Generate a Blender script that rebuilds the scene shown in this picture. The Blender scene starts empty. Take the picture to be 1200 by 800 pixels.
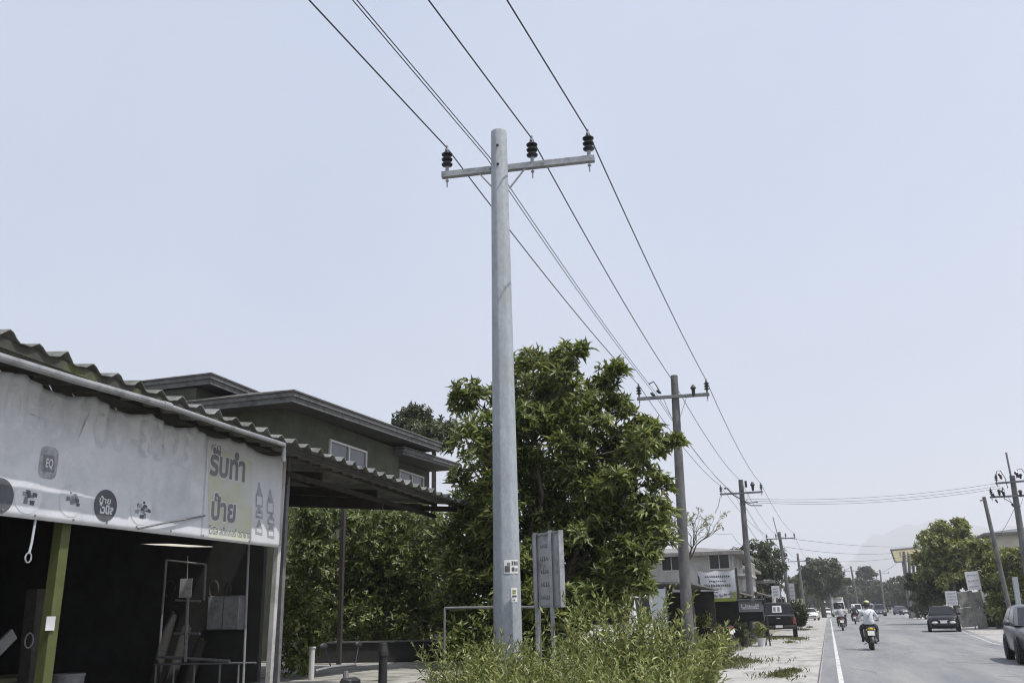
import bpy, bmesh, math, random
import numpy as np
from mathutils import Matrix, Vector
R = math.radians
rnd = random.Random(7)
rng = np.random.default_rng(7)
S = bpy.context.scene
COL = S.collection

# ------------------------------------------------------------------ surveying
# the photograph's camera: 1.5 m above the road shoulder, looking up and to the left
F, TH, PS, RO, H = 1070.0, R(16.65), R(18.05), R(1.28), 1.5
_fh = Vector((-math.sin(PS), math.cos(PS), 0)); _r0 = Vector((math.cos(PS), math.sin(PS), 0)); _z = Vector((0, 0, 1))
_fw = math.cos(TH) * _fh + math.sin(TH) * _z
_u0 = -math.sin(TH) * _fh + math.cos(TH) * _z
_r = math.cos(RO) * _r0 - math.sin(RO) * _u0
_u = math.sin(RO) * _r0 + math.cos(RO) * _u0
EYE = Vector((0, 0, H))
def P(px, py, X=None, Y=None, Z=None, D=None, K=None):
    """the world point seen at a pixel of the 1200x800 photograph, on a plane X, Y or Z, at ground distance D or depth K"""
    d = _fw + _r * ((px - 600) / F) + _u * ((400 - py) / F)
    if X is not None: t = X / d.x
    elif Y is not None: t = Y / d.y
    elif Z is not None: t = (Z - H) / d.z
    elif D is not None: t = D / math.hypot(d.x, d.y)
    else: t = K
    return EYE + d * t

# ------------------------------------------------------------------ materials
def mat(name, col, rough=0.7, var=0.15, scale=6.0, bump=0.0, metal=0.0, spec=0.5, stain=None, stain_scale=1.5, stain_lo=0.5, stain_hi=0.65,
        bscale=None, stretch=(1, 1, 1), coat=0.0):
    m = bpy.data.materials.new(name); m.use_nodes = True
    nt = m.node_tree; N = nt.nodes; L = nt.links
    b = N['Principled BSDF']
    b.inputs['Roughness'].default_value = rough; b.inputs['Metallic'].default_value = metal
    b.inputs['Specular IOR Level'].default_value = spec
    b.inputs['Coat Weight'].default_value = coat; b.inputs['Coat Roughness'].default_value = 0.08
    tc = N.new('ShaderNodeTexCoord'); mp = N.new('ShaderNodeMapping'); mp.inputs['Scale'].default_value = stretch
    L.new(tc.outputs['Object'], mp.inputs['Vector'])
    no = N.new('ShaderNodeTexNoise'); no.inputs['Scale'].default_value = scale; no.inputs['Detail'].default_value = 6; no.inputs['Roughness'].default_value = .65
    L.new(mp.outputs[0], no.inputs['Vector'])
    cr = N.new('ShaderNodeValToRGB'); e = cr.color_ramp.elements
    e[0].position = .3; e[1].position = .7
    e[0].color = [max(0, c * (1 - var)) for c in col] + [1]; e[1].color = [min(1, c * (1 + var)) for c in col] + [1]
    L.new(no.outputs['Fac'], cr.inputs['Fac'])
    out = cr.outputs['Color']
    if stain is not None:
        n2 = N.new('ShaderNodeTexNoise'); n2.inputs['Scale'].default_value = stain_scale; n2.inputs['Detail'].default_value = 8; n2.inputs['Roughness'].default_value = .7
        L.new(mp.outputs[0], n2.inputs['Vector'])
        r2 = N.new('ShaderNodeValToRGB'); r2.color_ramp.elements[0].position = stain_lo; r2.color_ramp.elements[1].position = stain_hi
        L.new(n2.outputs['Fac'], r2.inputs['Fac'])
        mx = N.new('ShaderNodeMix'); mx.data_type = 'RGBA'
        L.new(r2.outputs['Color'], mx.inputs['Factor']); L.new(out, mx.inputs['A']); mx.inputs['B'].default_value = list(stain) + [1]
        out = mx.outputs['Result']
    L.new(out, b.inputs['Base Color'])
    if bump:
        n3 = N.new('ShaderNodeTexNoise'); n3.inputs['Scale'].default_value = bscale or scale * 4; n3.inputs['Detail'].default_value = 4
        L.new(mp.outputs[0], n3.inputs['Vector'])
        bm = N.new('ShaderNodeBump'); bm.inputs['Strength'].default_value = bump; bm.inputs['Distance'].default_value = .02
        L.new(n3.outputs['Fac'], bm.inputs['Height']); L.new(bm.outputs[0], b.inputs['Normal'])
    return m

def leaf_mat(name, dark, mid, light, trans=0.25, rough=0.38):
    m = bpy.data.materials.new(name); m.use_nodes = True
    nt = m.node_tree; N = nt.nodes; L = nt.links
    b = N['Principled BSDF']; o = N['Material Output']
    b.inputs['Roughness'].default_value = rough; b.inputs['Specular IOR Level'].default_value = .5
    g = N.new('ShaderNodeNewGeometry')
    cr = N.new('ShaderNodeValToRGB'); e = cr.color_ramp.elements
    e[0].color = list(dark) + [1]; e[1].color = list(light) + [1]; k = e.new(.55); k.color = list(mid) + [1]
    L.new(g.outputs['Random Per Island'], cr.inputs['Fac'])
    L.new(cr.outputs['Color'], b.inputs['Base Color'])
    t = N.new('ShaderNodeBsdfTranslucent')
    hs = N.new('ShaderNodeHueSaturation'); hs.inputs['Hue'].default_value = .48; hs.inputs['Value'].default_value = 1.5
    L.new(cr.outputs['Color'], hs.inputs['Color']); L.new(hs.outputs['Color'], t.inputs['Color'])
    mx = N.new('ShaderNodeMixShader'); mx.inputs['Fac'].default_value = trans
    L.new(b.outputs[0], mx.inputs[1]); L.new(t.outputs[0], mx.inputs[2]); L.new(mx.outputs[0], o.inputs['Surface'])
    return m

def car_paint(name, col, rough=.25, spec=.5, coat=.25):
    return mat(name, col, rough=rough, var=.06, scale=3, spec=spec, coat=coat, stain=[min(1, c * .8 + .012) for c in col], stain_scale=2, stain_lo=.55, stain_hi=.75)

M = {}
M['new_concrete'] = mat('smooth grey concrete', (.335, .365, .40), .6, .16, 22.0, .25, stretch=(1, 1, .45), stain=(.235, .25, .265), stain_scale=1.6, stain_lo=.46, stain_hi=.72, bscale=70)
M['old_concrete'] = mat('weathered concrete', (.118, .118, .118), .85, .25, 5, .3, stretch=(1, 1, .5), stain=(.065, .066, .068), stain_scale=3)
M['galvanised'] = mat('galvanised steel', (.33, .34, .36), .5, .2, 14, .05, metal=.25, stain=(.2, .21, .22), stain_scale=5)
M['old_steel'] = mat('dull old steel', (.17, .17, .18), .6, .25, 10, .05, metal=.2)
M['glaze'] = mat('dark glazed porcelain', (.022, .022, .028), .3, .2, 5)
M['wire'] = mat('dark wire', (.03, .032, .036), .6, .1, 5)
M['asphalt'] = mat('sun bleached asphalt', (.24, .238, .235), .85, .14, 30, .3, stain=(.14, .147, .16), stain_scale=.8, stain_lo=.38, stain_hi=.66, bscale=200, stretch=(1, .09, 1))
M['shoulder'] = mat('worn concrete shoulder', (.37, .36, .34), .9, .16, 5, .35, stain=(.20, .195, .18), stain_scale=1.5, stain_lo=.46, stain_hi=.68, bscale=50, stretch=(1, .45, 1))
M['dirt'] = mat('dry dirt and gravel', (.27, .245, .2), .95, .25, 3, .4, stain=(.10, .105, .05), stain_scale=.35, stain_lo=.48, stain_hi=.6, bscale=40)
M['line_paint'] = mat('worn white road paint', (.56, .56, .55), .7, .1, 12, stain=(.25, .25, .25), stain_scale=3.5, stain_lo=.5, stain_hi=.64)
M['faint_paint'] = mat('faded white road paint', (.42, .42, .42), .8, .12, 12, stain=(.28, .28, .28), stain_scale=5, stain_lo=.48, stain_hi=.62)
M['joint'] = mat('joint filler', (.09, .09, .085), .95, .2, 8)
M['grass'] = leaf_mat('dry grass', (.06, .075, .02), (.12, .13, .045), (.22, .2, .09), .3, .6)
M['leaf_tree'] = leaf_mat('glossy tree leaf', (.036, .056, .013), (.112, .152, .036), (.27, .30, .105), .34, .40)
M['leaf_hedge'] = leaf_mat('small hedge leaf', (.036, .056, .012), (.095, .128, .028), (.21, .24, .075), .28, .42)
M['leaf_shrub'] = leaf_mat('narrow shrub leaf', (.058, .082, .018), (.175, .21, .054), (.37, .39, .16), .28, .42)
M['leaf_young'] = leaf_mat('yellowish young leaf', (.06, .08, .02), (.165, .19, .045), (.33, .34, .115), .32, .4)
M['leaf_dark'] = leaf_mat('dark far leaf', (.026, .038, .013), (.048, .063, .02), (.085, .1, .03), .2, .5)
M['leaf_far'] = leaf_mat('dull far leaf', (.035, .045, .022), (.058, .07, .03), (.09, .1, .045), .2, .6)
M['bark'] = mat('bark', (.085, .075, .06), .95, .35, 8, .5)
M['stem'] = mat('green stem', (.09, .1, .04), .8, .3, 8)
M['roof_sheet'] = mat('weathered fibre cement sheet', (.19, .195, .19), .9, .2, 2.2, .2, stain=(.10, .105, .085), stain_scale=1.3, stain_lo=.42, stain_hi=.64)
M['mossy_wood'] = mat('mossy dark fascia', (.055, .055, .045), .95, .3, 6, .3, stain=(.10, .11, .035), stain_scale=2.2, stain_lo=.5, stain_hi=.68)
M['pipe'] = mat('grey plastic pipe', (.25, .26, .275), .5, .15, 4, stain=(.14, .14, .145), stain_scale=3)
M['dark_wood'] = mat('dark old timber', (.045, .042, .038), .9, .3, 6, .3)
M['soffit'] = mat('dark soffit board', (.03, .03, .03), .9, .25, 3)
M['banner'] = mat('faded vinyl banner', (.63, .65, .69), .75, .09, 2.5, .12, stain=(.47, .49, .53), stain_scale=1.6, stain_lo=.42, stain_hi=.7, bscale=5)
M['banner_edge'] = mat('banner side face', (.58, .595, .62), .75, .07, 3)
M['banner_yellow'] = mat('sun faded yellow print', (.52, .53, .40), .75, .1, 3, stain=(.55, .57, .56), stain_scale=1.6, stain_lo=.42, stain_hi=.6)
M['faint_print'] = mat('nearly bleached print', (.50, .52, .56), .75, .09, 2.5, stain=(.63, .65, .69), stain_scale=2.2, stain_lo=.40, stain_hi=.58)
M['grey_print'] = mat('grey print', (.20, .20, .22), .75, .12, 6)
M['dark_print'] = mat('dark print', (.09, .095, .11), .75, .2, 8)
M['white_print'] = mat('white print', (.62, .63, .65), .7, .05, 5)
M['mid_print'] = mat('mid grey print', (.34, .355, .385), .75, .25, 14, stain=(.2, .21, .24), stain_scale=9)
M['green_paint'] = mat('dull green paint', (.085, .098, .03), .65, .2, 5, stain=(.06, .072, .025), stain_scale=2.5)
M['white_paint'] = mat('dirty white paint', (.48, .48, .47), .7, .12, 4, stain=(.3, .3, .29), stain_scale=2)
M['house_green'] = mat('dark olive wall paint', (.058, .064, .038), .85, .2, 3, .15, stain=(.036, .04, .027), stain_scale=.9, stain_lo=.42)
M['house_board'] = mat('olive weatherboard', (.11, .115, .065), .85, .15, 3)
M['roof_tile'] = mat('dark roof tile', (.11, .105, .1), .85, .25, 5, .3)
M['fascia'] = mat('grey fascia board', (.115, .117, .12), .8, .25, 6, stain=(.05, .05, .052), stain_scale=2)
M['frame_white'] = mat('white window frame', (.5, .5, .49), .6, .06, 5)
def glass(name, col=(.02, .025, .03), rough=.08):
    return mat(name, col, rough, .1, 2, spec=.4)
M['glass'] = glass('dark window glass', (.012, .014, .017), .12); M['glass_lt'] = glass('hazy window glass', (.10, .11, .12), .15)
M['white_wall'] = mat('white plaster', (.42, .42, .41), .85, .1, 2, stain=(.27, .27, .26), stain_scale=1.2, stain_lo=.44)
M['cream_wall'] = mat('cream plaster', (.5, .485, .43), .85, .07, 2, stain=(.4, .38, .33), stain_scale=1.0)
M['dark_roof'] = mat('dark metal roof', (.12, .125, .13), .7, .2, 4)
M['rust_roof'] = mat('rusty grey sheet', (.21, .2, .19), .8, .25, 4, stain=(.12, .1, .085), stain_scale=1.6)
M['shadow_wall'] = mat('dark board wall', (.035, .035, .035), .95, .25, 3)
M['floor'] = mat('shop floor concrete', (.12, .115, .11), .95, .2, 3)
M['yard'] = mat('yard concrete', (.34, .33, .3), .9, .2, 2.5, .2, stain=(.15, .15, .12), stain_scale=1.6, stain_lo=.44)
M['black'] = mat('black plastic', (.018, .018, .019), .5, .2, 6)
M['rubber'] = mat('tyre rubber', (.02, .02, .02), .85, .25, 14)
M['chrome'] = mat('bright metal', (.55, .56, .58), .22, .05, 5, metal=.9)
M['rim'] = mat('wheel alloy', (.33, .34, .35), .35, .1, 5, metal=.6)
M['plate'] = mat('white number plate', (.72, .72, .7), .5, .05, 20)
M['red_lamp'] = mat('red lamp lens', (.30, .03, .025), .25, .1, 8)
M['amber_lamp'] = mat('amber lamp lens', (.42, .32, .03), .3, .1, 8)
M['clear_lamp'] = mat('clear lamp lens', (.5, .52, .54), .15, .1, 8)
M['sedan_black'] = car_paint('black car paint', (.005, .005, .006), .3, .22, .06)
M['hatch_grey'] = car_paint('dark silver car paint', (.085, .088, .095), .3)
M['car_white'] = car_paint('white car paint', (.66, .67, .68))
M['pickup_dark'] = car_paint('charcoal truck paint', (.008, .009, .010), .4, .22, .05)
M['suv_dark'] = car_paint('dark grey car paint', (.05, .052, .058))
M['skin'] = mat('skin', (.26, .15, .10), .55, .1, 8)
M['shirt_white'] = mat('white shirt', (.60, .62, .64), .9, .08, 9, .2)
M['shirt_grey'] = mat('pale grey shirt', (.42, .44, .46), .9, .08, 9, .2)
M['shirt_black'] = mat('black jacket', (.03, .03, .033), .85, .15, 9)
M['trousers'] = mat('dark trousers', (.035, .037, .045), .9, .15, 9)
M['strap'] = mat('grey strap', (.33, .34, .36), .8, .1, 9)
M['helmet_dark'] = mat('black helmet shell', (.02, .02, .022), .2, .1, 5, coat=.5)
M['helmet_yellow'] = mat('pale yellow helmet shell', (.55, .5, .2), .25, .1, 5, coat=.5)
M['helmet_white'] = mat('white helmet shell', (.6, .6, .6), .25, .1, 5, coat=.5)
M['sign_back'] = mat('grey sign back', (.43, .445, .46), .7, .14, 5, stain=(.17, .175, .18), stain_scale=3)
M['tan_board'] = mat('faded tan billboard', (.42, .38, .24), .8, .1, 2)
M['lime_print'] = mat('lime green print', (.22, .26, .05), .75, .12, 6)
M['mountain'] = mat('forested mountain', (.05, .065, .04), .95, .25, .01)
M['clear_sheet'] = mat('pale plywood sheet', (.6, .6, .56), .7, .08, 3)
M['cloth'] = mat('bluish white cloth', (.45, .48, .52), .9, .08, 3)

# ------------------------------------------------------------------ mesh collector
class MB:
    def __init__(s): s.v = []; s.f = []; s.mi = []; s.cm = 0
    def add(s, vs, fs):
        n = len(s.v); s.v += [tuple(v) for v in vs]
        for f in fs: s.f.append([i + n for i in f]); s.mi.append(s.cm)
    def box(s, c, d, rz=0.0, m=None):
        x, y, z = d[0] / 2, d[1] / 2, d[2] / 2
        vs = [Vector((i * x, j * y, k * z)) for k in (-1, 1) for j in (-1, 1) for i in (-1, 1)]
        T = Matrix.Translation(c) @ (m.to_4x4() if m is not None else Matrix.Rotation(rz, 4, 'Z'))
        s.add([T @ v for v in vs], [(0, 2, 3, 1), (4, 5, 7, 6), (0, 1, 5, 4), (2, 6, 7, 3), (0, 4, 6, 2), (1, 3, 7, 5)])
        return s
    def beam(s, a, b, w, h):
        a = Vector(a); b = Vector(b); d = (b - a); l = d.length; d.normalize()
        up = Vector((0, 0, 1)) if abs(d.z) < .95 else Vector((0, 1, 0))
        x = d.cross(up).normalized(); y = x.cross(d)
        m = Matrix((x, d, y)).transposed()
        return s.box((a + b) / 2, (w, l, h), m=m)
    def tube(s, pts, r, n=8, caps=True):
        pts = [Vector(p) for p in pts]; k = len(pts)
        rs = list(r) if hasattr(r, '__len__') else [r] * k
        vs = []; prev = None
        for i, p in enumerate(pts):
            t = (pts[min(i + 1, k - 1)] - pts[max(i - 1, 0)]).normalized()
            if prev is None:
                a = Vector((0, 0, 1)) if abs(t.z) < .9 else Vector((1, 0, 0))
                x = t.cross(a).normalized()
            else: x = (prev - t * prev.dot(t)).normalized()
            prev = x; y = t.cross(x)
            for j in range(n):
                a = 2 * math.pi * j / n
                vs.append(p + (x * math.cos(a) + y * math.sin(a)) * rs[i])
        fs = [(i * n + j, i * n + (j + 1) % n, (i + 1) * n + (j + 1) % n, (i + 1) * n + j) for i in range(k - 1) for j in range(n)]
        if caps: fs += [tuple(range(n - 1, -1, -1)), tuple(range((k - 1) * n, k * n))]
        s.add(vs, fs); return s
    def lathe(s, prof, n=16, o=(0, 0, 0), axis=(0, 0, 1)):
        q = Vector((0, 0, 1)).rotation_difference(Vector(axis)); o = Vector(o)
        vs = [o + q @ Vector((r * math.cos(2 * math.pi * j / n), r * math.sin(2 * math.pi * j / n), h)) for r, h in prof for j in range(n)]
        k = len(prof)
        fs = [(i * n + j, i * n + (j + 1) % n, (i + 1) * n + (j + 1) % n, (i + 1) * n + j) for i in range(k - 1) for j in range(n)]
        fs += [tuple(range(n - 1, -1, -1)), tuple(range((k - 1) * n, k * n))]
        s.add(vs, fs); return s
    def prism(s, poly, h, m):
        n = len(poly)
        vs = [m @ Vector((x, y, 0)) for x, y in poly] + [m @ Vector((x, y, h)) for x, y in poly]
        fs = [tuple(range(n - 1, -1, -1)), tuple(range(n, 2 * n))] + [(i, (i + 1) % n, n + (i + 1) % n, n + i) for i in range(n)]
        s.add(vs, fs); return s
    def slab(s, pts, t):
        """a polygon given in 3-D, thickened downwards along its normal"""
        pts = [Vector(p) for p in pts]; nrm = (pts[1] - pts[0]).cross(pts[2] - pts[0]).normalized()
        if nrm.z < -1e-4: pts.reverse(); nrm = -nrm
        n = len(pts)
        s.add(pts + [p - nrm * t for p in pts], [tuple(range(n)), tuple(range(2 * n - 1, n - 1, -1))] + [(i, n + i, n + (i + 1) % n, (i + 1) % n) for i in range(n)])
        return s
    def ell(s, c, r, nu=12, nv=8, m=None):
        c = Vector(c); vs = []
        for i in range(nv + 1):
            t = math.pi * i / nv
            for j in range(nu):
                a = 2 * math.pi * j / nu
                v = Vector((r[0] * math.sin(t) * math.cos(a), r[1] * math.sin(t) * math.sin(a), r[2] * math.cos(t)))
                vs.append(c + (m @ v if m is not None else v))
        fs = [(i * nu + j, (i + 1) * nu + j, (i + 1) * nu + (j + 1) % nu, i * nu + (j + 1) % nu) for i in range(nv) for j in range(nu)]
        s.add(vs, fs); return s
    def quad(s, *p): s.add(p, [tuple(range(len(p)))]); return s
    def loft(s, rings, cap=True, closed=True):
        n = len(rings[0]); k = len(rings)
        vs = [v for rg in rings for v in rg]
        fs = [(i * n + j, i * n + (j + 1) % n, (i + 1) * n + (j + 1) % n, (i + 1) * n + j) for i in range(k - 1) for j in range(n if closed else n - 1)]
        if cap: fs += [tuple(range(n - 1, -1, -1)), tuple(range((k - 1) * n, k * n))]
        s.add(vs, fs); return s
    def build(s, name, mats, parent=None, world=False, angle=35, bevel=0.0):
        me = bpy.data.meshes.new(name)
        vs = s.v
        if world and parent is not None:
            off = Vector((0, 0, 0)); q = parent
            while q is not None: off += q.location; q = q.parent
            vs = [(v[0] - off.x, v[1] - off.y, v[2] - off.z) for v in vs]
        me.from_pydata(vs, [], s.f); me.validate(); me.update()
        for m in (mats if isinstance(mats, (list, tuple)) else [mats]): me.materials.append(M[m] if isinstance(m, str) else m)
        if len(me.polygons) == len(s.mi): me.polygons.foreach_set('material_index', s.mi)
        bm = bmesh.new(); bm.from_mesh(me)
        bmesh.ops.remove_doubles(bm, verts=bm.verts, dist=1e-5)
        bmesh.ops.recalc_face_normals(bm, faces=bm.faces)
        bm.to_mesh(me); bm.free()
        if angle:
            me.polygons.foreach_set('use_smooth', [True] * len(me.polygons)); me.set_sharp_from_angle(angle=R(angle))
        o = bpy.data.objects.new(name, me); COL.objects.link(o)
        if parent is not None: o.parent = parent
        if bevel:
            b = o.modifiers.new('bevel', 'BEVEL'); b.width = bevel; b.segments = 2; b.limit_method = 'ANGLE'; b.angle_limit = R(40)
        return o

def tag(o, label=None, cat=None, group=None, kind=None):
    if label: o['label'] = label
    if cat: o['category'] = cat
    if group: o['group'] = group
    if kind: o['kind'] = kind
    return o
def thing(name, label, cat, loc=(0, 0, 0), rz=0.0, group=None):
    o = bpy.data.objects.new(name, None); COL.objects.link(o); o.empty_display_size = .2
    o.location = loc; o.rotation_euler = (0, 0, rz)
    return tag(o, label, cat, group)
def copy_tree(o, parent=None):
    c = o.copy(); COL.objects.link(c)
    if parent is not None: c.parent = parent
    for ch in [x for x in COL.objects if x.parent == o]: copy_tree(ch, c)
    return c
def dup(o, label, loc, rz=0.0, group=None, scale=None):
    c = copy_tree(o); c['label'] = label; c.location = loc; c.rotation_euler = (0, 0, rz)
    if scale: c.scale = scale
    if group: c['group'] = group
    return c

# ------------------------------------------------------------------ leaves
def leaf_mesh(name, B, Dn, Un, Ln, Wd, material, parent=None, droop=.15, fold=.12, six=False):
    """one mesh of many single leaves: bases B, directions Dn, up normals Un, lengths Ln, widths Wd"""
    B = np.asarray(B, float); Dn = np.asarray(Dn, float); Un = np.asarray(Un, float)
    Dn = Dn / np.linalg.norm(Dn, axis=1, keepdims=True)
    Sd = np.cross(Dn, Un); nn = np.linalg.norm(Sd, axis=1, keepdims=True); Sd = np.where(nn > 1e-4, Sd / np.maximum(nn, 1e-4), [1, 0, 0])
    Up = np.cross(Sd, Dn)
    Ln = np.asarray(Ln)[:, None]; Wd = np.asarray(Wd)[:, None]
    n = len(B)
    if parent is not None:
        off = np.zeros(3); q = parent
        while q is not None: off += np.array(q.location); q = q.parent
        B = B - off
    mid = B + Dn * Ln * .48 + Up * Ln * .04
    tip = B + Dn * Ln - Up * Ln * droop
    a = mid + Sd * Wd * .5 + Up * Wd * fold; b = mid - Sd * Wd * .5 + Up * Wd * fold
    V = np.stack([B, a, tip, b], 1).reshape(-1, 3)
    idx = np.arange(n)[:, None] * 4
    T = np.concatenate([idx + [0, 1, 2], idx + [0, 2, 3]], 1).reshape(-1)
    me = bpy.data.meshes.new(name)
    me.vertices.add(len(V)); me.vertices.foreach_set('co', V.astype(np.float32).ravel())
    nf = 2 * n
    me.loops.add(nf * 3); me.loops.foreach_set('vertex_index', T.astype(np.int32))
    me.polygons.add(nf); me.polygons.foreach_set('loop_start', np.arange(0, nf * 3, 3, dtype=np.int32))
    me.update(calc_edges=True); me.validate()
    me.materials.append(M[material])
    o = bpy.data.objects.new(name, me); COL.objects.link(o)
    if parent is not None: o.parent = parent
    return o

def unit(v): return v / np.maximum(np.linalg.norm(v, axis=1, keepdims=True), 1e-6)
def rosettes(C, A, k, ln, wd, spread=(50, 95)):
    """whorls of k leaves at points C round axes A"""
    n = len(C); A = unit(A)
    ref = unit(rng.normal(size=(n, 3))); X = unit(np.cross(A, ref)); Y = np.cross(A, X)
    a = (np.arange(k)[None, :] / k * 2 * math.pi + rng.uniform(0, 6.28, (n, 1)) + rng.normal(0, .25, (n, k)))
    ph = np.radians(rng.uniform(spread[0], spread[1], (n, k)))
    rad = np.cos(a)[..., None] * X[:, None] + np.sin(a)[..., None] * Y[:, None]
    D = A[:, None] * np.cos(ph)[..., None] + rad * np.sin(ph)[..., None]
    U = A[:, None] * np.sin(ph)[..., None] - rad * np.cos(ph)[..., None] + rng.normal(0, .2, (n, k, 3))
    Bs = np.repeat(C[:, None], k, 1) + rng.normal(0, ln * .12, (n, k, 3))
    L = ln * rng.uniform(.65, 1.15, (n, k)) * rng.uniform(.65, 1.12, (n, 1)); W = wd * rng.uniform(.75, 1.2, (n, k))
    return Bs.reshape(-1, 3), D.reshape(-1, 3), U.reshape(-1, 3), L.ravel(), W.ravel()
def in_poly(x, y, poly):
    c = False; j = len(poly) - 1
    for i in range(len(poly)):
        xi, yi = poly[i]; xj, yj = poly[j]
        if (yi > y) != (yj > y) and x < (xj - xi) * (y - yi) / (yj - yi) + xi: c = not c
        j = i
    return c
def clump_points(cl, per, up=.55):
    """points and outward axes spread through a list of leaf clumps (centre, radius)"""
    Cs = []; As = []
    for c, r in cl:
        n = max(3, int(per * rng.uniform(.75, 1.25)))
        d = unit(rng.normal(size=(n, 3))); q = r * rng.uniform(.35, 1.0, (n, 1)) ** .6
        d[:, 2] *= .75
        Cs.append(np.array(c)[None] + d * q); As.append(d + [0, 0, up] + rng.normal(0, .25, (n, 3)))
    return np.concatenate(Cs), np.concatenate(As)
def limb(mb, a, b, r0, r1, n=7, wob=.12):
    a = Vector(a); b = Vector(b); L = (b - a).length; pts = []
    for i in range(5):
        t = i / 4; p = a.lerp(b, t); p.z += math.sin(t * math.pi) * -.04 * L
        if 0 < i < 4: p += Vector((rnd.uniform(-1, 1), rnd.uniform(-1, 1), rnd.uniform(-1, 1))) * wob * L * .25
        pts.append(p)
    mb.tube(pts, [r0 + (r1 - r0) * i / 4 for i in range(5)], n)
    return pts
def tree_parts(root, base, fork, cl, per, k, ln, wd, material, tr=.16, spread=(45, 100), up=.55):
    base = Vector(base); fork = Vector(fork)
    t = MB(); limb(t, base - Vector((0, 0, .05)), fork, tr, tr * .75, 9, .05)
    t.build('trunk', 'bark', root, world=True)
    br = MB(); order = sorted(cl, key=lambda q: -q[1])
    hubs = []
    for c, r in order[:max(6, len(cl) // 9)]:
        c = Vector(c); pts = limb(br, fork, fork.lerp(c, .85), tr * .5, tr * .14, 6, .3); hubs += pts[2:]
    for c, r in cl:
        c = Vector(c); h = min(hubs, key=lambda q: (q - c).length)
        if (h - c).length > .05: limb(br, h, c, tr * .13, tr * .05, 4, .3)
    br.build('branches', 'bark', root, world=True)
    Cs, As = clump_points(cl, per, up)
    leaf_mesh('crown', *rosettes(Cs, As, k, ln, wd, spread), material, root)

def blob_clumps(c, r, n, cr, flat=.8, seed=0):
    """clumps filling an uneven dome: centre, radii, number, clump radius"""
    g = random.Random(seed); out = []
    while len(out) < n:
        d = Vector((g.gauss(0, 1), g.gauss(0, 1), g.gauss(0, 1))).normalized()
        q = g.uniform(.15, 1) ** .45
        bump = 1 + .22 * math.sin(d.x * 4 + seed) * math.cos(d.y * 5 + seed * 2) + .12 * math.sin(d.z * 7 + seed)
        p = Vector((d.x * r[0], d.y * r[1], d.z * r[2])) * q * bump
        if p.z < -r[2] * flat: continue
        out.append(((c[0] + p.x, c[1] + p.y, c[2] + p.z), cr * g.uniform(.6, 1.3)))
    return out

def text_mesh(name, body, size, material, parent, m, bold=0.0, thick=.004, width=None, height=None):
    cu = bpy.data.curves.new(name, 'FONT'); cu.body = body; cu.size = size; cu.align_x = 'LEFT'
    cu.extrude = 0; cu.offset = bold; cu.resolution_u = 3
    o = bpy.data.objects.new(name + '_src', cu); COL.objects.link(o)
    bpy.context.view_layer.update()
    me = bpy.data.meshes.new_from_object(o.evaluated_get(bpy.context.evaluated_depsgraph_get()))
    bpy.data.objects.remove(o); bpy.data.curves.remove(cu)
    if len(me.vertices):
        co = np.empty(len(me.vertices) * 3); me.vertices.foreach_get('co', co); co = co.reshape(-1, 3)
        lo = co.min(0); hi = co.max(0)
        co[:, 0] -= lo[0]; co[:, 1] -= lo[1]
        if width: co[:, 0] *= width / (hi[0] - lo[0])
        if height: co[:, 1] *= height / (hi[1] - lo[1])
        me.vertices.foreach_set('co', co.ravel())
    me.transform(m); me.materials.clear(); me.materials.append(M[material]); me.update()
    me.name = name
    o = bpy.data.objects.new(name, me); COL.objects.link(o); o.parent = parent
    return o
# ------------------------------------------------------------------ world, light, air
w = bpy.data.worlds.new('World'); S.world = w; w.use_nodes = True
nt = w.node_tree; bg = nt.nodes['Background']
sky = nt.nodes.new('ShaderNodeTexSky'); sky.sky_type = 'NISHITA'; sky.sun_disc = False
SUN_EL, SUN_ROT = 63.5, 103.0
sky.sun_elevation = R(SUN_EL); sky.sun_rotation = R(SUN_ROT)
sky.air_density = 1.0; sky.dust_density = 3.5; sky.ozone_density = 1.6; sky.altitude = 0
# a thin even veil of high cloud over the clear sky
veil = nt.nodes.new('ShaderNodeMix'); veil.data_type = 'RGBA'; veil.inputs['Factor'].default_value = .78
vn = nt.nodes.new('ShaderNodeTexNoise'); vn.inputs['Scale'].default_value = 2.2; vn.inputs['Detail'].default_value = 5
vr = nt.nodes.new('ShaderNodeValToRGB'); vr.color_ramp.elements[0].position = .3; vr.color_ramp.elements[1].position = .72
vr.color_ramp.elements[0].color = (3.25, 3.76, 4.88, 1); vr.color_ramp.elements[1].color = (3.88, 4.29, 5.2, 1)
vc = nt.nodes.new('ShaderNodeTexCoord'); nt.links.new(vc.outputs['Generated'], vn.inputs['Vector'])
nt.links.new(vn.outputs['Fac'], vr.inputs['Fac'])
nt.links.new(sky.outputs[0], veil.inputs['A']); nt.links.new(vr.outputs['Color'], veil.inputs['B'])
nt.links.new(veil.outputs['Result'], bg.inputs[0]); bg.inputs[1].default_value = 0.14
sl = bpy.data.lights.new('sun', 'SUN'); sl.energy = 4.15; sl.angle = R(.53); sl.color = (1, .96, .9)
so = bpy.data.objects.new('sun', sl); COL.objects.link(so)
sv = Vector((math.sin(R(SUN_ROT)) * math.cos(R(SUN_EL)), math.cos(R(SUN_ROT)) * math.cos(R(SUN_EL)), math.sin(R(SUN_EL))))
so.rotation_euler = (-sv).to_track_quat('-Z', 'Y').to_euler()

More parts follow.
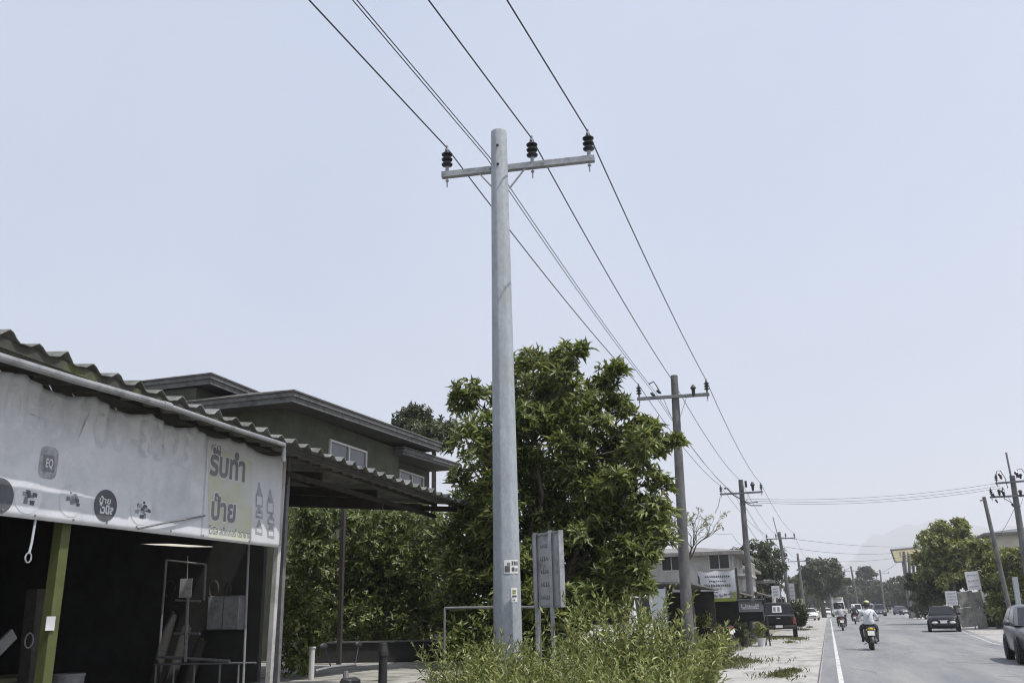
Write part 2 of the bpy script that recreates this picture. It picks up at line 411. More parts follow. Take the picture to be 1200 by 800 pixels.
HAZE = 0.00038
hz = MB().box((0, 0, 300), (15000, 15000, 602)); 
hm = bpy.data.materials.new('hazy air'); hm.use_nodes = True; hn = hm.node_tree
hn.nodes.remove(hn.nodes['Principled BSDF'])
pv = hn.nodes.new('ShaderNodeVolumePrincipled'); pv.inputs['Density'].default_value = HAZE; pv.inputs['Color'].default_value = (.93, .95, 1, 1); pv.inputs['Anisotropy'].default_value = .25
hn.links.new(pv.outputs[0], hn.nodes['Material Output'].inputs['Volume'])
tag(hz.build('haze', hm, angle=0), kind='stuff', label='pale hazy air hanging over the whole street and mountain')

# ------------------------------------------------------------------ the ground
def flat(name, pts, z, m, kind='structure'):
    b = MB(); b.add([(x, y, z) for x, y in pts], [tuple(range(len(pts)))])
    return tag(b.build(name, m, angle=0), kind=kind)
flat('ground', [(-7400, -7400), (7400, -7400), (7400, 7400), (-7400, 7400)], 0, 'dirt')
LE = [(-.34, -40), (-.34, 140), (.8, 200), (5, 262), (14, 330), (34, 420)]
RE = [(6.25, -40), (6.45, 43), (8.0, 67), (10.0, 120), (12.7, 188), (17.5, 250), (27, 320), (48, 410)]
def strip(name, a, b, z, m):
    mb = MB(); n = min(len(a), len(b))
    def at(l, y):
        for (x0, y0), (x1, y1) in zip(l, l[1:]):
            if y0 <= y <= y1: return x0 + (x1 - x0) * (y - y0) / (y1 - y0)
        return l[-1][0]
    ys = sorted(set([p[1] for p in a] + [p[1] for p in b]))
    ys = [y for y in ys if y <= min(a[-1][1], b[-1][1])]
    vs = []
    for y in ys: vs += [(at(a, y), y, z), (at(b, y), y, z)]
    mb.add(vs, [(2 * i, 2 * i + 1, 2 * i + 3, 2 * i + 2) for i in range(len(ys) - 1)])
    return tag(mb.build(name, m, angle=0), kind='structure')
strip('road', LE, RE, .008, 'asphalt')
off = lambda l, d: [(x + d, y) for x, y in l]
strip('road_line', off(LE, .37), off(LE, .475), .012, 'line_paint')
strip('road_line', off(RE, -.42), off(RE, -.32), .012, 'faint_paint')
strip('shoulder', [(-3.55, -40), (-3.55, 140), (-2.5, 200), (2, 262)], off(LE, 0)[:4], .004, 'shoulder')
strip('shoulder', RE, [(8.6, -40), (8.8, 43), (10.6, 67), (13, 120), (16, 188), (21, 250), (30, 320), (52, 410)], .004, 'shoulder')
jb = MB()
g = random.Random(3)
for i in range(0, 22, 3):
    y = 12 + i * 3.05 + g.uniform(-.1, .1)
    jb.box((-1.95, y, .0055), (3.1, .022, .003), rz=g.uniform(-.01, .01))
jb.box((-.38, 60, .0095), (.03, 160, .003))
for k in range(9):                                  # wandering cracks in the old concrete
    x, y = g.uniform(-3.2, -.8), g.uniform(15, 60); a = g.uniform(0, 3.1)
    for s in range(g.randint(5, 11)):
        x2, y2 = x + math.cos(a) * .3, y + math.sin(a) * .45; a += g.uniform(-.7, .7)
        if -3.4 < x2 < -.5: jb.beam((x, y, .0052), (x2, y2, .0052), g.uniform(.008, .022), .002)
        x, y = x2, y2
for k in range(16):                                 # hairline cracks in the asphalt
    x, y = g.uniform(.6, 5.6), g.uniform(18, 62); a = g.choice([g.uniform(-.3, .3), g.uniform(1.3, 1.8)])
    for s in range(g.randint(6, 16)):
        x2, y2 = x + math.cos(a) * .22, y + math.sin(a) * .5; a += g.uniform(-.6, .6)
        if .3 < x2 < 6: jb.beam((x, y, .0094), (x2, y2, .0094), g.uniform(.006, .016), .002)
        x, y = x2, y2
tag(jb.build('pavement_joint', 'joint', angle=0), kind='structure')
# yard of the shop, a step above the road
yd = MB().box((-11.2, 15.95, .29), (10.4, 7.3, .62)); tag(yd.build('yard_slab', 'yard', bevel=.02), kind='structure')
fl = MB().box((-10.3, 6.2, .03), (6.4, 12.0, .1)); tag(fl.build('shop_floor', 'floor'), kind='structure')

# mountain far behind, almost lost in the haze
mb = MB(); nx, ny = 70, 26; vs = []
g = random.Random(5); ph = [g.uniform(0, 6.28) for _ in range(12)]
def ridge(x):
    a = np.interp(x, [-700, -350, -60, 60, 160, 270, 420, 600, 760, 950, 1300, 1700], [20, 40, 70, 165, 245, 286, 300, 303, 270, 200, 120, 60])
    return a + 9 * math.sin(x / 37 + ph[0]) + 6 * math.sin(x / 17 + ph[1]) + 3.5 * math.sin(x / 8.3 + ph[2])
for j in range(ny):
    v = j / (ny - 1); y = 4700 + 2000 * v
    for i in range(nx):
        x = (-700 + 2400 * i / (nx - 1))
        e = math.sin(min(1, v * 1.7) * math.pi / 2) if v < .59 else max(0, 1 - (v - .59) * 2.2)
        vs.append((x * 1.72, y, -3 + 1.46 * max(0, ridge(x) + 2) * e * (1 + .10 * math.sin(x / 90 + v * 9))))
mb.add(vs, [(j * nx + i, j * nx + i + 1, (j + 1) * nx + i + 1, (j + 1) * nx + i) for j in range(ny - 1) for i in range(nx - 1)])
tag(mb.build('mountain', 'mountain', angle=0), kind='structure')

# ------------------------------------------------------------------ the sign maker's shop on the left
def V(*a): return Vector(a)
EX = -6.5                                       # front eave
def eave_z(y): return float(np.interp(y, [2, 5.76, 10.31, 16.54, 19], [4.05, 3.905, 3.735, 3.58, 3.53]))
SLOPE = math.tan(R(5.5))
shop = thing('shop', 'open fronted shop shed with grey corrugated roof and dark interior behind the banner', 'shop', (-9.5, 9, 0))
PITCH = .335
def wave(y):
    t = (y / PITCH) % 1.0
    q = int(y / PITCH); return (.08 + .012 * math.sin(q * 2.7)) * max(0.0, 1 - abs(t - .5 - .03 * math.sin(q * 1.9)) / .27) ** .85 + .012 * math.sin(t * 6.28) + .01 * math.sin(q // 3 * 5.1)
ys = [2 + i * PITCH / 8 for i in range(int(15.0 / PITCH * 8))]
HX0, HX1, HY0, HY1 = -7.75, -8.35, 10.6, 12.3     # unseen roof gap, added to let sun fall on the plastic sheet
def roof_rows(x0, x1, sel):
    mb_ = MB()
    yy = [y for y in ys if sel(y)]
    vs = []
    gj = random.Random(8)
    for y in yy:
        jit = .012 * math.sin(int(y / (PITCH * 3)) * 12.3)
        for k, x in enumerate((x0, x1)):
            zz = eave_z(y) + (EX - x) * SLOPE + wave(y)
            vs += [(x + jit * (k == 0), y, zz), (x + jit * (k == 0), y, zz - .008)]
    n = len(yy); fs = []
    for i in range(n - 1):
        a = 4 * i; b = a + 4
        fs += [(a, b, b + 2, a + 2), (a + 1, a + 3, b + 3, b + 1), (a, a + 1, b + 1, b), (a + 2, b + 2, b + 3, a + 3)]
    fs += [(0, 2, 3, 1), (4 * n - 4, 4 * n - 3, 4 * n - 1, 4 * n - 2)]
    mb_.add(vs, fs); return mb_
rt = roof_rows(EX, HX0, lambda y: True)
for a, b, sel in ((HX0, HX1, lambda y: y < HY0), (HX0, HX1, lambda y: y > HY1), (HX1, -13.6, lambda y: True)):
    q = roof_rows(a, b, sel); rt.add(q.v, q.f)
rt.build('roof', 'roof_sheet', shop, world=True, angle=50)
fa = MB()
fa.beam(V(EX - .06, 2, eave_z(2) - .052), V(EX - .06, 10.31, eave_z(10.31) - .052), .03, .085)
fa.build('fascia', 'mossy_wood', shop, world=True)
fa = MB(); fa.beam(V(EX - .10, 10.32, eave_z(10.31) - .045), V(EX - .10, 16.9, eave_z(16.9) - .045), .03, .06)
fa.build('fascia', 'dark_wood', shop, world=True)
gp = MB(); a = P(-40, 406, X=EX - .01); b = P(195, 475, X=EX - .01); c = P(333, 521, X=EX - .02)
gp.tube([a, a.lerp(b, .5) - V(0, 0, .012), b], .038, 10); gp.tube([b - V(0, .02, 0), b.lerp(c, .5) - V(0, 0, .01), c, c - V(0, 0, .22)], .03, 10)
gp.tube([b - V(0, .06, 0), b + V(0, .06, 0)], .043, 10)
gp.build('gutter_pipe', 'pipe', shop, world=True)
ub = MB()
for y in np.arange(3.0, 16.9, 1.9):
    z0 = eave_z(y) - .13
    ub.beam((EX - .72, y, z0 + .56 * SLOPE), (-13.5, y, z0 + 7 * SLOPE), .06, .14)
for x in (-7.15, -8.6, -9.9, -11.2, -12.6):
    o_ = (EX - x) * SLOPE
    ub.beam((x, 2.2, eave_z(2.2) - .03 + o_), (x, 16.85, eave_z(16.85) - .03 + o_), .05, .05)
ub.beam((-7.2, 11.45, 3.52), (-7.2, 16.9, 3.40), .05, .07)
ub.beam((-6.7, 16.8, 3.50), (-13.4, 16.8, 4.05), .06, .10)
ub.beam((-7.2, 14.6, 3.4), (-13.4, 14.6, 4.0), .06, .18)
ub.beam((-7.2, 11.5, 3.45), (-13.4, 11.5, 4.05), .06, .18)
ub.build('rafters', 'dark_wood', shop, world=True)
wl = MB()
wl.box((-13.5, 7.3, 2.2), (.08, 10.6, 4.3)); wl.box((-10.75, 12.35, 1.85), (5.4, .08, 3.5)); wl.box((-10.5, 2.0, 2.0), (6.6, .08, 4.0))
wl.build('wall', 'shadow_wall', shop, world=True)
for (pt, pb, x, wd, m_, nm) in ((P(75, 606, X=-7.2), P(50, 800, X=-7.2), -7.2, .115, 'green_paint', 'post'), (P(331, 560, X=-7.2), P(315, 800, X=-7.2), -7.2, .075, 'white_paint', 'post'),
                                (P(337, 548, X=-7.26), P(324, 800, X=-7.26), -7.26, .07, 'old_steel', 'post'), (P(403, 588, D=20.27), P(397, 778, Z=.6), -9.7, .085, 'dark_wood', 'post')):
    d = (pb - pt).normalized(); bt = pt + d * ((pt.z - .04) / -d.z)
    if nm == 'post' and m_ == 'dark_wood': bt = pb
    MB().beam(pt + V(0, 0, .3), bt, wd, wd).build(nm, m_, shop, world=True, bevel=.006)
# second, dark green post further inside
MB().beam(P(44, 690, X=-8.6), P(30, 830, X=-8.6), .16, .16).build('post', 'dark_wood', shop, world=True)

# what stands inside the shop
rk = thing('shop_rack', 'pale open tube rack standing in the dark shop under the banner', 'rack', P(215, 775, Y=11.3) - V(0, 0, 1.0))
r_ = MB()
def L2(*pts, Y=11.3, r=.016): r_.tube([P(x, y, Y=Y) for x, y in pts], r, 6)
L2((195, 656), (186, 770)); L2((195, 656), (241, 661)); L2((241, 661), (239, 703)); L2((186, 769), (269, 774), r=.022)
L2((220, 700), (217, 775), Y=11.25, r=.024); L2((206, 703), (235, 704)); L2((204, 742), (234, 742), r=.02); L2((220, 651), (219, 700), r=.008)
for x in (183, 204, 228, 258, 280): L2((x, 778), (x - 3, 830), r=.014)
L2((181, 778), (300, 776), Y=11.3, r=.014)
r_.build('frame', 'old_steel', rk, world=True)
a = P(209, 677, Y=11.27); MB().box(a + V(.14, 0, -.14), (.2, .012, .26)).build('back_panel', 'sign_back', rk, world=True)
cb = thing('shop_cabinet', 'small grey two door wall cabinet in the back of the dark shop', 'cabinet', P(262, 738, Y=12.1))
p0 = P(243, 738, Y=12.1); p1 = P(283, 697, Y=12.1)
MB().box(((p0.x + p1.x) / 2, 12.18, (p0.z + p1.z) / 2), (p1.x - p0.x, .2, p1.z - p0.z)).build('carcass', 'old_steel', cb, world=True, bevel=.01)
for s in (0, 1):
    wdt = (p1.x - p0.x) / 2 - .02
    d = MB().box((p0.x + .01 + wdt * (s + .5) + s * .02, 12.07, (p0.z + p1.z) / 2), (wdt, .016, p1.z - p0.z - .03)).build('door', 'galvanised', cb, world=True)
pp = thing('shop_pipe', 'thin grey upright pipe hung with a sprig inside the shop, left of the white post', 'pipe', P(285, 800, Y=11.2) - V(0, 0, .9))
MB().tube([P(292, 630, Y=11.2), P(285, 800, Y=11.2), P(284, 850, Y=11.2)], .017, 8).build('tube', 'pipe', pp, world=True)
bd = MB(); z_ = 2.545
bd.add([(-8.55, 10.75, z_), (-9.05, 10.75, z_ + .02), (-9.05, 11.75, z_ + .04), (-8.55, 11.75, z_ + .02)], [(0, 1, 2, 3)])
bd.add([(-8.55, 10.75, z_ - .006), (-9.05, 10.75, z_ + .014), (-9.05, 11.75, z_ + .034), (-8.55, 11.75, z_ + .014)], [(0, 3, 2, 1)])
lm = bpy.data.materials.new('milky plastic sheet'); lm.use_nodes = True; nn = lm.node_tree
tb = nn.nodes.new('ShaderNodeBsdfTranslucent'); tb.inputs[0].default_value = (.8, .8, .75, 1); nn.links.new(tb.outputs[0], nn.nodes['Material Output'].inputs[0])
tag(bd.build('plastic_sheet', lm, angle=0), 'bright milky plastic sheet glowing overhead in the shop, just under the banner', 'sheet')
hk = thing('hanging_strap', 'thin pale strap with a ring hanging below the left end of the banner', 'strap', P(41, 606, X=-7.06))
MB().tube([P(42, 606, X=-7.06), P(37, 636, X=-7.06), P(34, 648, X=-7.06)], .012, 6).build('strap', 'cloth', hk, world=True)
rg = MB(); c = P(33, 653, X=-7.06); rg.tube([c + V(0, .035 * math.cos(t), .045 * math.sin(t)) for t in np.linspace(0, 6.28, 13)], .008, 6); rg.build('ring', 'chrome', hk, world=True)
pb_ = thing('leaning_board', 'pale narrow board leaning in the dark left corner of the shop', 'board', P(5, 760, X=-7.9) - V(0, 0, 1))
MB().beam(P(-6, 764, X=-7.9), P(16, 742, X=-7.9), .03, .12).build('plank', 'old_steel', pb_, world=True)
MB().tube([P(34, 750, X=-7.5) + V(0, .05 * math.cos(t), .07 * math.sin(t)) for t in np.linspace(0, 6.28, 15)], .008, 6).build('wire_ring', 'old_steel', pb_, world=True)
nt_ = thing('paper_note', 'small white note taped to the green post', 'note', P(52, 728, X=-7.13))
MB().box(P(59, 730, X=-7.125), (.006, .11, .13)).build('sheet', 'white_print', nt_, world=True)
tk = thing('paint_tin', 'round grey tin standing low in the shop right of the green post', 'tin', P(80, 800, X=-8.2) - V(0, 0, .15))
c = P(80, 792, X=-8.2); MB().lathe([(.17, -.5), (.17, 0), (.18, .0), (.18, .03), (.0, .03)], 16, c).build('can', 'old_steel', tk, world=True)

# stock and clutter at the back of the shop, deep in the shade
ss = thing('stock_shelf', 'tall dark stock shelf with packed boards at the back of the shop', 'shelf', (-12.9, 9.2, .08))
for y in (7.7, 9.2, 10.7):
    for x in (-.35, .3): MB().box((x, y - 9.2, 1.1), (.05, .05, 2.2)).build('upright', 'old_steel', ss)
for z in (.35, .95, 1.55, 2.15): MB().box((-.02, 0, z), (.72, 3.05, .04)).build('shelf_board', 'dark_wood', ss)
g = random.Random(41)
for i, (y, z, w_, h_, lab) in enumerate(((8.1, .97, .5, .34, 'brown box on the left end of the middle shelf board'), (8.8, 1.57, .62, .3, 'flat pale box on the upper shelf board'), (9.7, .97, .45, .42, 'tall grey box on the middle shelf board'), (10.3, 1.57, .4, .36, 'grey box on the right end of the upper shelf board'), (9.4, .37, .7, .4, 'large box on the lowest shelf board'))):
    t = tag(MB().box((0, 0, h_ / 2), (.5, w_, h_)).build('stock_box', ('house_board', 'sign_back', 'old_steel', 'cloth', 'house_board')[i], bevel=.01), lab, 'box', 'boxes on the stock shelf'); t.location = (-12.9, y, .08 + z)
wt_ = thing('work_table', 'low dark work table in the middle of the shop', 'table', (-10.4, 9.6, .08))
MB().box((0, 0, .76), (.9, 1.9, .05)).build('table_top', 'house_board', wt_)
for x in (-.38, .38):
    for y in (-.85, .85): MB().box((x, y, .37), (.06, .06, .74)).build('leg', 'dark_wood', wt_)
for k, lab in enumerate(('shortest of the dim vinyl rolls leaning on the shop’s side wall', 'middle of the dim vinyl rolls leaning on the shop’s side wall', 'tallest of the dim vinyl rolls leaning on the shop’s side wall')):
    r0 = V(-9.0 - .28 * k, 11.75, .08); t = thing('vinyl_roll', lab, 'roll', r0, 0, 'vinyl rolls')
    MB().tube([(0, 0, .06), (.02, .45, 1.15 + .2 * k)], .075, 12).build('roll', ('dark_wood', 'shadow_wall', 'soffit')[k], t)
    MB().tube([(0, -.005, .05), (.0205, .46, 1.18 + .2 * k)], .03, 8).build('core', 'house_board', t)
for k, (x, y, z, lab) in enumerate(((200, 690, 0, 'small dark tool hanging left of the rack’s back panel'), (252, 690, 0, 'round dark coil hanging over the grey cabinet'), (268, 692, 0, 'smaller coil hanging over the right door of the grey cabinet'))):
    c = P(x, y, Y=12.2); t = thing('hanging_coil', lab, 'coil', c)
    MB().tube([V(.10 * math.cos(a) * (1 - .2 * k), -.03, .12 * math.sin(a)) for a in np.linspace(0, 6.28, 15)], .016, 6).build('coil', 'dark_wood', t)
# the banner (x = -7.03), hung from the eave with scalloped folds at its top
bn = thing('banner', 'long faded grey white vinyl shop banner with round product pictures and big Thai lettering', 'banner', (-7.03, 8, 2.45))
BX = -7.03; BY0, BY1 = 4.6, P(329, 600, X=BX).y; SPL = P(241, 560, X=BX).y
def ban_bot(y): return float(np.interp(y, [4.6, 6.49, 11.17], [2.455, 2.46, 2.445]))
def ban_top(y):
    ties = [4.4, P(28, 450, X=BX).y, P(112, 458, X=BX).y, P(178, 478, X=BX).y, P(229, 495, X=BX).y, P(269, 509, X=BX).y, P(287, 514, X=BX).y, BY1 + .02]
    base = float(np.interp(y, [4.6, 6.27, 11.0], [3.86, 3.80, 3.73]))
    for a, b in zip(ties, ties[1:]):
        if a <= y <= b:
            t = (y - a) / (b - a); return base - .085 * min(1, (b - a)) * math.sin(t * math.pi) ** .8, min(t, 1 - t) * (b - a)
    return base, 1.0
def ban_x(y, z):
    t_, dt = ban_top(y); b_ = ban_bot(y); v = min(1, max(0, (z - b_) / (t_ - b_))); fold = max(0, (v - .62) / .38) * (1 if y < SPL else .3)
    return BX + .05 * fold ** 2 * math.sin(math.pi * min(1, dt / .25)) + .04 * fold * math.cos(dt * 30) * math.exp(-dt * 4) + .006 * math.sin(y * 3.1) * (1 - abs(2 * v - 1)) - .03 * fold
def ban_sheet(y0, y1, m_, nm):
    mb_ = MB(); n = int((y1 - y0) / .035); k = 22; vs = []
    for i in range(n + 1):
        y = y0 + (y1 - y0) * i / n; t_, dt = ban_top(y); b_ = ban_bot(y)
        for j in range(k + 1):
            v = j / k; z = b_ + (t_ - b_) * v
            vs.append((ban_x(y, z), y, z))
    mb_.add(vs, [(i * (k + 1) + j, (i + 1) * (k + 1) + j, (i + 1) * (k + 1) + j + 1, i * (k + 1) + j + 1) for i in range(n) for j in range(k)])
    o = mb_.build(nm, m_, bn, world=True, angle=60)
    s = o.modifiers.new('thickness', 'SOLIDIFY'); s.thickness = .003; s.offset = 0
    return o
ban_sheet(BY0, SPL, 'banner', 'sheet'); ban_sheet(SPL + .004, BY1, 'banner_edge', 'sheet')
def on_banner(px, py, lift=.012): return P(px, py, X=BX) + V(lift * .42, 0, 0)
BM = lambda p: Matrix.Translation(p - bn.location) @ Matrix(((0, 0, 1, 0), (1, 0, 0, 0), (0, 1, 0, 0), (0, 0, 0, 1)))
def press(o):
    """lay a printed piece on the sheet's folds"""
    for v in o.data.vertices:
        y, z = v.co.y + bn.location.y, v.co.z + bn.location.z
        v.co.x += ban_x(y, z) - BX
def ban_text(body, a, b, m_, bold, lift=.012, nm='lettering', outline=None):
    """text filling the box between the picture points a (lower left) and b (upper right)"""
    p = on_banner(*a, lift=lift); q = on_banner(*b, lift=lift)
    o = text_mesh(nm, body, .3, m_, bn, BM(p), bold, .0006, q.y - p.y, q.z - p.z)
    press(o)
    return o
def disc(c, ry, rz, m_, nm, lift, n=28, parent=bn, pw=2.0):
    mb_ = MB(); p = on_banner(*c, lift=lift)
    pts = []
    for i in range(n):
        a = 2 * math.pi * i / n; cx, sy = math.cos(a), math.sin(a)
        pts.append(V(p.x, p.y + ry * abs(cx) ** (2 / pw) * (1 if cx > 0 else -1), p.z + rz * abs(sy) ** (2 / pw) * (1 if sy > 0 else -1)))
    for k, f in ((0, 1), (1, .7), (2, .35)): mb_.v += [tuple(p + (q - p) * f) for q in pts]
    mb_.f = [[k * n + i, k * n + (i + 1) % n, (k + 1) * n + (i + 1) % n, (k + 1) * n + i] for k in (0, 1) for i in range(n)] + [[2 * n + i for i in range(n)]]; mb_.mi = [0] * len(mb_.f)
    o = mb_.build(nm, m_, parent, world=True, angle=0); press(o); return o
def bquad(pts, m_, nm='print', lift=.012, parent=bn):
    q = [on_banner(x, y, lift) for x, y in pts]; n = len(q); mb_ = MB()
    if n == 4:
        k = 14 if abs(pts[2][0] - pts[0][0]) > 30 else 2
        mb_.v = [tuple(q[0].lerp(q[3], i / k).lerp(q[1].lerp(q[2], i / k), j / k)) for i in range(k + 1) for j in range(k + 1)]
        mb_.f = [[i * (k + 1) + j, i * (k + 1) + j + 1, (i + 1) * (k + 1) + j + 1, (i + 1) * (k + 1) + j] for i in range(k) for j in range(k)]; mb_.mi = [0] * len(mb_.f)
        o = mb_.build(nm, m_, parent, world=True, angle=0); press(o); return o
    mb_.add(q, [tuple(range(n))])
    o = mb_.build(nm, m_, parent, world=True, angle=0); press(o); return o
# yellow half of the right face
bquad([(244, 629), (244.5, 519), (296, 541), (294, 635)], 'banner_yellow', lift=.009)
ban_text('รับทำ', (243.5, 558), (289.5, 531), 'white_print', .020, .013); ban_text('รับทำ', (245, 556.5), (288, 532.5), 'grey_print', .011, .018)
ban_text('ป้าย', (245, 610.5), (278.5, 580), 'white_print', .020, .013); ban_text('ป้าย', (246.5, 609), (277, 581.5), 'grey_print', .011, .018)
ban_text('ที่นี่', (248, 526), (259, 522), 'grey_print', .004, .014)
ban_text('ไวนิล สติ๊กเกอร์ ตรายาง', (244, 625), (293, 621), 'grey_print', .004, .014)
ban_text('080-700-8523', (2, 501), (228, 507), 'faint_print', .006, .008, 'phone_number')
for (x, y, hgt) in ((303, 580, 30), (316, 588, 30), (303, 618, 18), (317, 621, 20), (303, 600, 16), (317, 608, 16)):
    s = hgt / 2
    bquad([(x - 4, y + s - 2), (x - 4, y), (x - 1.4, y - s * .6), (x - 1, y - s), (x + 1, y - s), (x + 1.4, y - s * .6), (x + 4, y), (x + 4, y + s)], 'mid_print', lift=.012)
    bquad([(x - 2.8, y + s - 4), (x - 2.8, y + 1), (x + 2.8, y + 2), (x + 2.8, y + s - 3)], 'banner_edge', lift=.017)
disc((56.5, 542), .115, .155, 'mid_print', 'picture', .012, pw=4)
bquad([(50, 552), (50, 532), (63, 534), (63, 554)], 'grey_print', 'picture', .017); ban_text('EQ', (52, 549), (62, 538), 'white_print', .006, .022)
for (x, y), m_ in (((-2, 581), 'dark_print'), ((33, 581), 'banner_edge'), ((84, 586), 'banner_edge'), ((123.5, 592), 'dark_print'), ((165, 597), 'banner_edge')):
    dsk = disc((x, y), .165, .165, 'faint_print' if m_ == 'banner_edge' else m_, 'picture', .012)
    if m_ == 'banner_edge':
        g = random.Random(int(x))
        for k in range(15):
            a = g.uniform(0, 6.28); q = g.uniform(.05, .8); cx, cy = x + 10 * q * math.cos(a), y + 12 * q * math.sin(a); s = g.uniform(1.4, 3.2)
            bquad([(cx - s, cy + s * g.uniform(.4, 1.2)), (cx - s * g.uniform(.3, 1), cy - s), (cx + s, cy - s * g.uniform(.2, .9)), (cx + s * g.uniform(.5, 1.2), cy + s)], g.choice(['mid_print', 'grey_print', 'dark_print']), 'picture', .016 + k * .0004)
ban_text('ป้าย', (116, 589), (130, 582), 'white_print', .006, .017); ban_text('ไวนิล', (115, 601), (133, 591), 'white_print', .012, .017)
ct = MB(); ct.tube([P(162, 619, X=BX + .03), P(200, 611, X=BX + .04), P(240, 604, X=BX + .03)], .011, 6); ct.build('batten', 'old_steel', bn, world=True)
for px, py in ((3, 600), (41, 607), (86, 612), (125, 615), (160, 620), (200, 625), (238, 630), (292, 637), (328, 641)):
    p = P(px, py - 3, X=BX + .008); MB().lathe([(.012, 0), (.012, .006), (0, .006)], 8, p, (1, 0, 0)).build('eyelet', 'old_steel', bn, world=True)

# ------------------------------------------------------------------ green house behind the shop
HX = -15.5
hs = thing('house', 'dark olive two storey house with low grey eaves standing behind the shop', 'house', (-18.5, 30, 0))
A = P(345, 456, X=-14.6); B = P(519, 519, X=-14.6); zc = A.z
yc = P(467, 540, X=HX).y; ya = A.y + .9; zs = lambda y: A.z + (B.z - A.z) * (y - A.y) / (B.y - A.y)
wa = MB()
wa.box((HX - 3, (ya + yc) / 2, 3.95), (6, yc - ya, 7.9)); wa.box((HX - 4, yc + 2.4, 3.85), (6.5, 4.8, 7.7))
wa.box((-21.6, 27.4, 4.4), (5.8, 6.4, 8.8))
wa.build('wall', 'house_green', hs, world=True)
def hip(nm, x0, x1, y0, y1, z0, z1, t=.30, rise=.9, parent=hs, inset=3.0):
    """a low hip roof: eave corners x0 (road side), x1; z0 at y0, z1 at y1"""
    mb_ = MB(); xm = (x0 + x1) / 2; ins = min(inset, (y1 - y0) / 2.2)
    e = [V(x0, y0, z0), V(x0, y1, z1), V(x1, y1, z1), V(x1, y0, z0)]
    r0, r1 = V(xm, y0 + ins, z0 + rise), V(xm, y1 - ins, z1 + rise)
    mb_.add(e + [r0, r1] + [p - V(0, 0, .05) for p in e], [(0, 1, 5, 4), (1, 2, 5), (2, 3, 4, 5), (3, 0, 4), (0, 6, 7, 1), (1, 7, 8, 2), (2, 8, 9, 3), (3, 9, 6, 0)])
    mb_.cm = 1
    k = .04; f = [V(x0 - k, y0 + k, z0 - .054), V(x0 - k, y1 - k, z1 - .054), V(x1 + k, y1 - k, z1 - .054), V(x1 + k, y0 + k, z0 - .054)]
    k2 = .10; f2 = [V(x0 - k2, y0 + k2, z0 - .2), V(x0 - k2, y1 - k2, z1 - .2), V(x1 + k2, y1 - k2, z1 - .2), V(x1 + k2, y0 + k2, z0 - .2)]
    f1 = [p - V(0, 0, .13) for p in f]; f3 = [p - V(0, 0, t - .15) for p in f2]
    f2 = [V(a_.x, a_.y, b_.z) for a_, b_ in zip(f2, f1)]
    mb_.add(f + f1, [(i, (i + 1) % 4, 4 + (i + 1) % 4, 4 + i) for i in range(4)])
    mb_.add(f1 + f2, [(i, (i + 1) % 4, 4 + (i + 1) % 4, 4 + i) for i in range(4)])
    mb_.add(f2 + f3, [(i, (i + 1) % 4, 4 + (i + 1) % 4, 4 + i) for i in range(4)])
    mb_.cm = 2; mb_.add(f3, [(3, 2, 1, 0)])
    o = mb_.build(nm, ['roof_tile', 'fascia', 'soffit'], parent, world=True, angle=20); return o
hip('roof', A.x, -22.4, A.y, B.y, A.z, B.z)
A1 = P(248, 436, X=-18.0)
hip('roof', A1.x, -26, A1.y, A1.y + 7.2, A1.z, A1.z - .1)
A3 = P(474, 522, X=-15.0); B3 = P(540, 543, X=-15.0)
hip('roof', A3.x, -20, A3.y, B3.y, A3.z - .02, B3.z, t=.24, rise=.2)
# weatherboards low on the wall
bo = MB()
for k in range(7): bo.box((HX + .02, ya + 2.6, 2.2 + k * .28), (.03, 5.0, .26), m=Matrix.Rotation(R(4), 3, 'Y'))
bo.build('weatherboards', 'house_board', hs, world=True)
def window(px0, py0, px1, py1, X, cols, rows=1, split=.62):
    p = P(px0, py0, X=X); q = P(px1, py1, X=X); y0, y1 = p.y, q.y; z1 = p.z - .05; z0 = z1 - 1.05
    f = MB(); t = .07
    for z in (z0, z1): f.box((X + .03, (y0 + y1) / 2, z), (.09, y1 - y0 + t, t))
    for i in range(cols + 1): f.box((X + .03, y0 + (y1 - y0) * i / cols, (z0 + z1) / 2), (.086, t, z1 - z0 - t))
    f.box((X + .03, (y0 + y1) / 2, z0 + (z1 - z0) * (1 - split)), (.08, y1 - y0 - t, t * .8))
    o = f.build('window', 'frame_white', hs, world=True)
    for i in range(cols):
        a = y0 + (y1 - y0) * i / cols; b = y0 + (y1 - y0) * (i + 1) / cols
        MB().box((X + .012, (a + b) / 2, (z0 + z1) / 2), (.012, b - a - t, z1 - z0 - t)).build('pane', 'glass_lt', o, world=True)
window(386, 514, 428, 530, HX, 2); window(467, 549, 495, 560, HX - .72, 2)
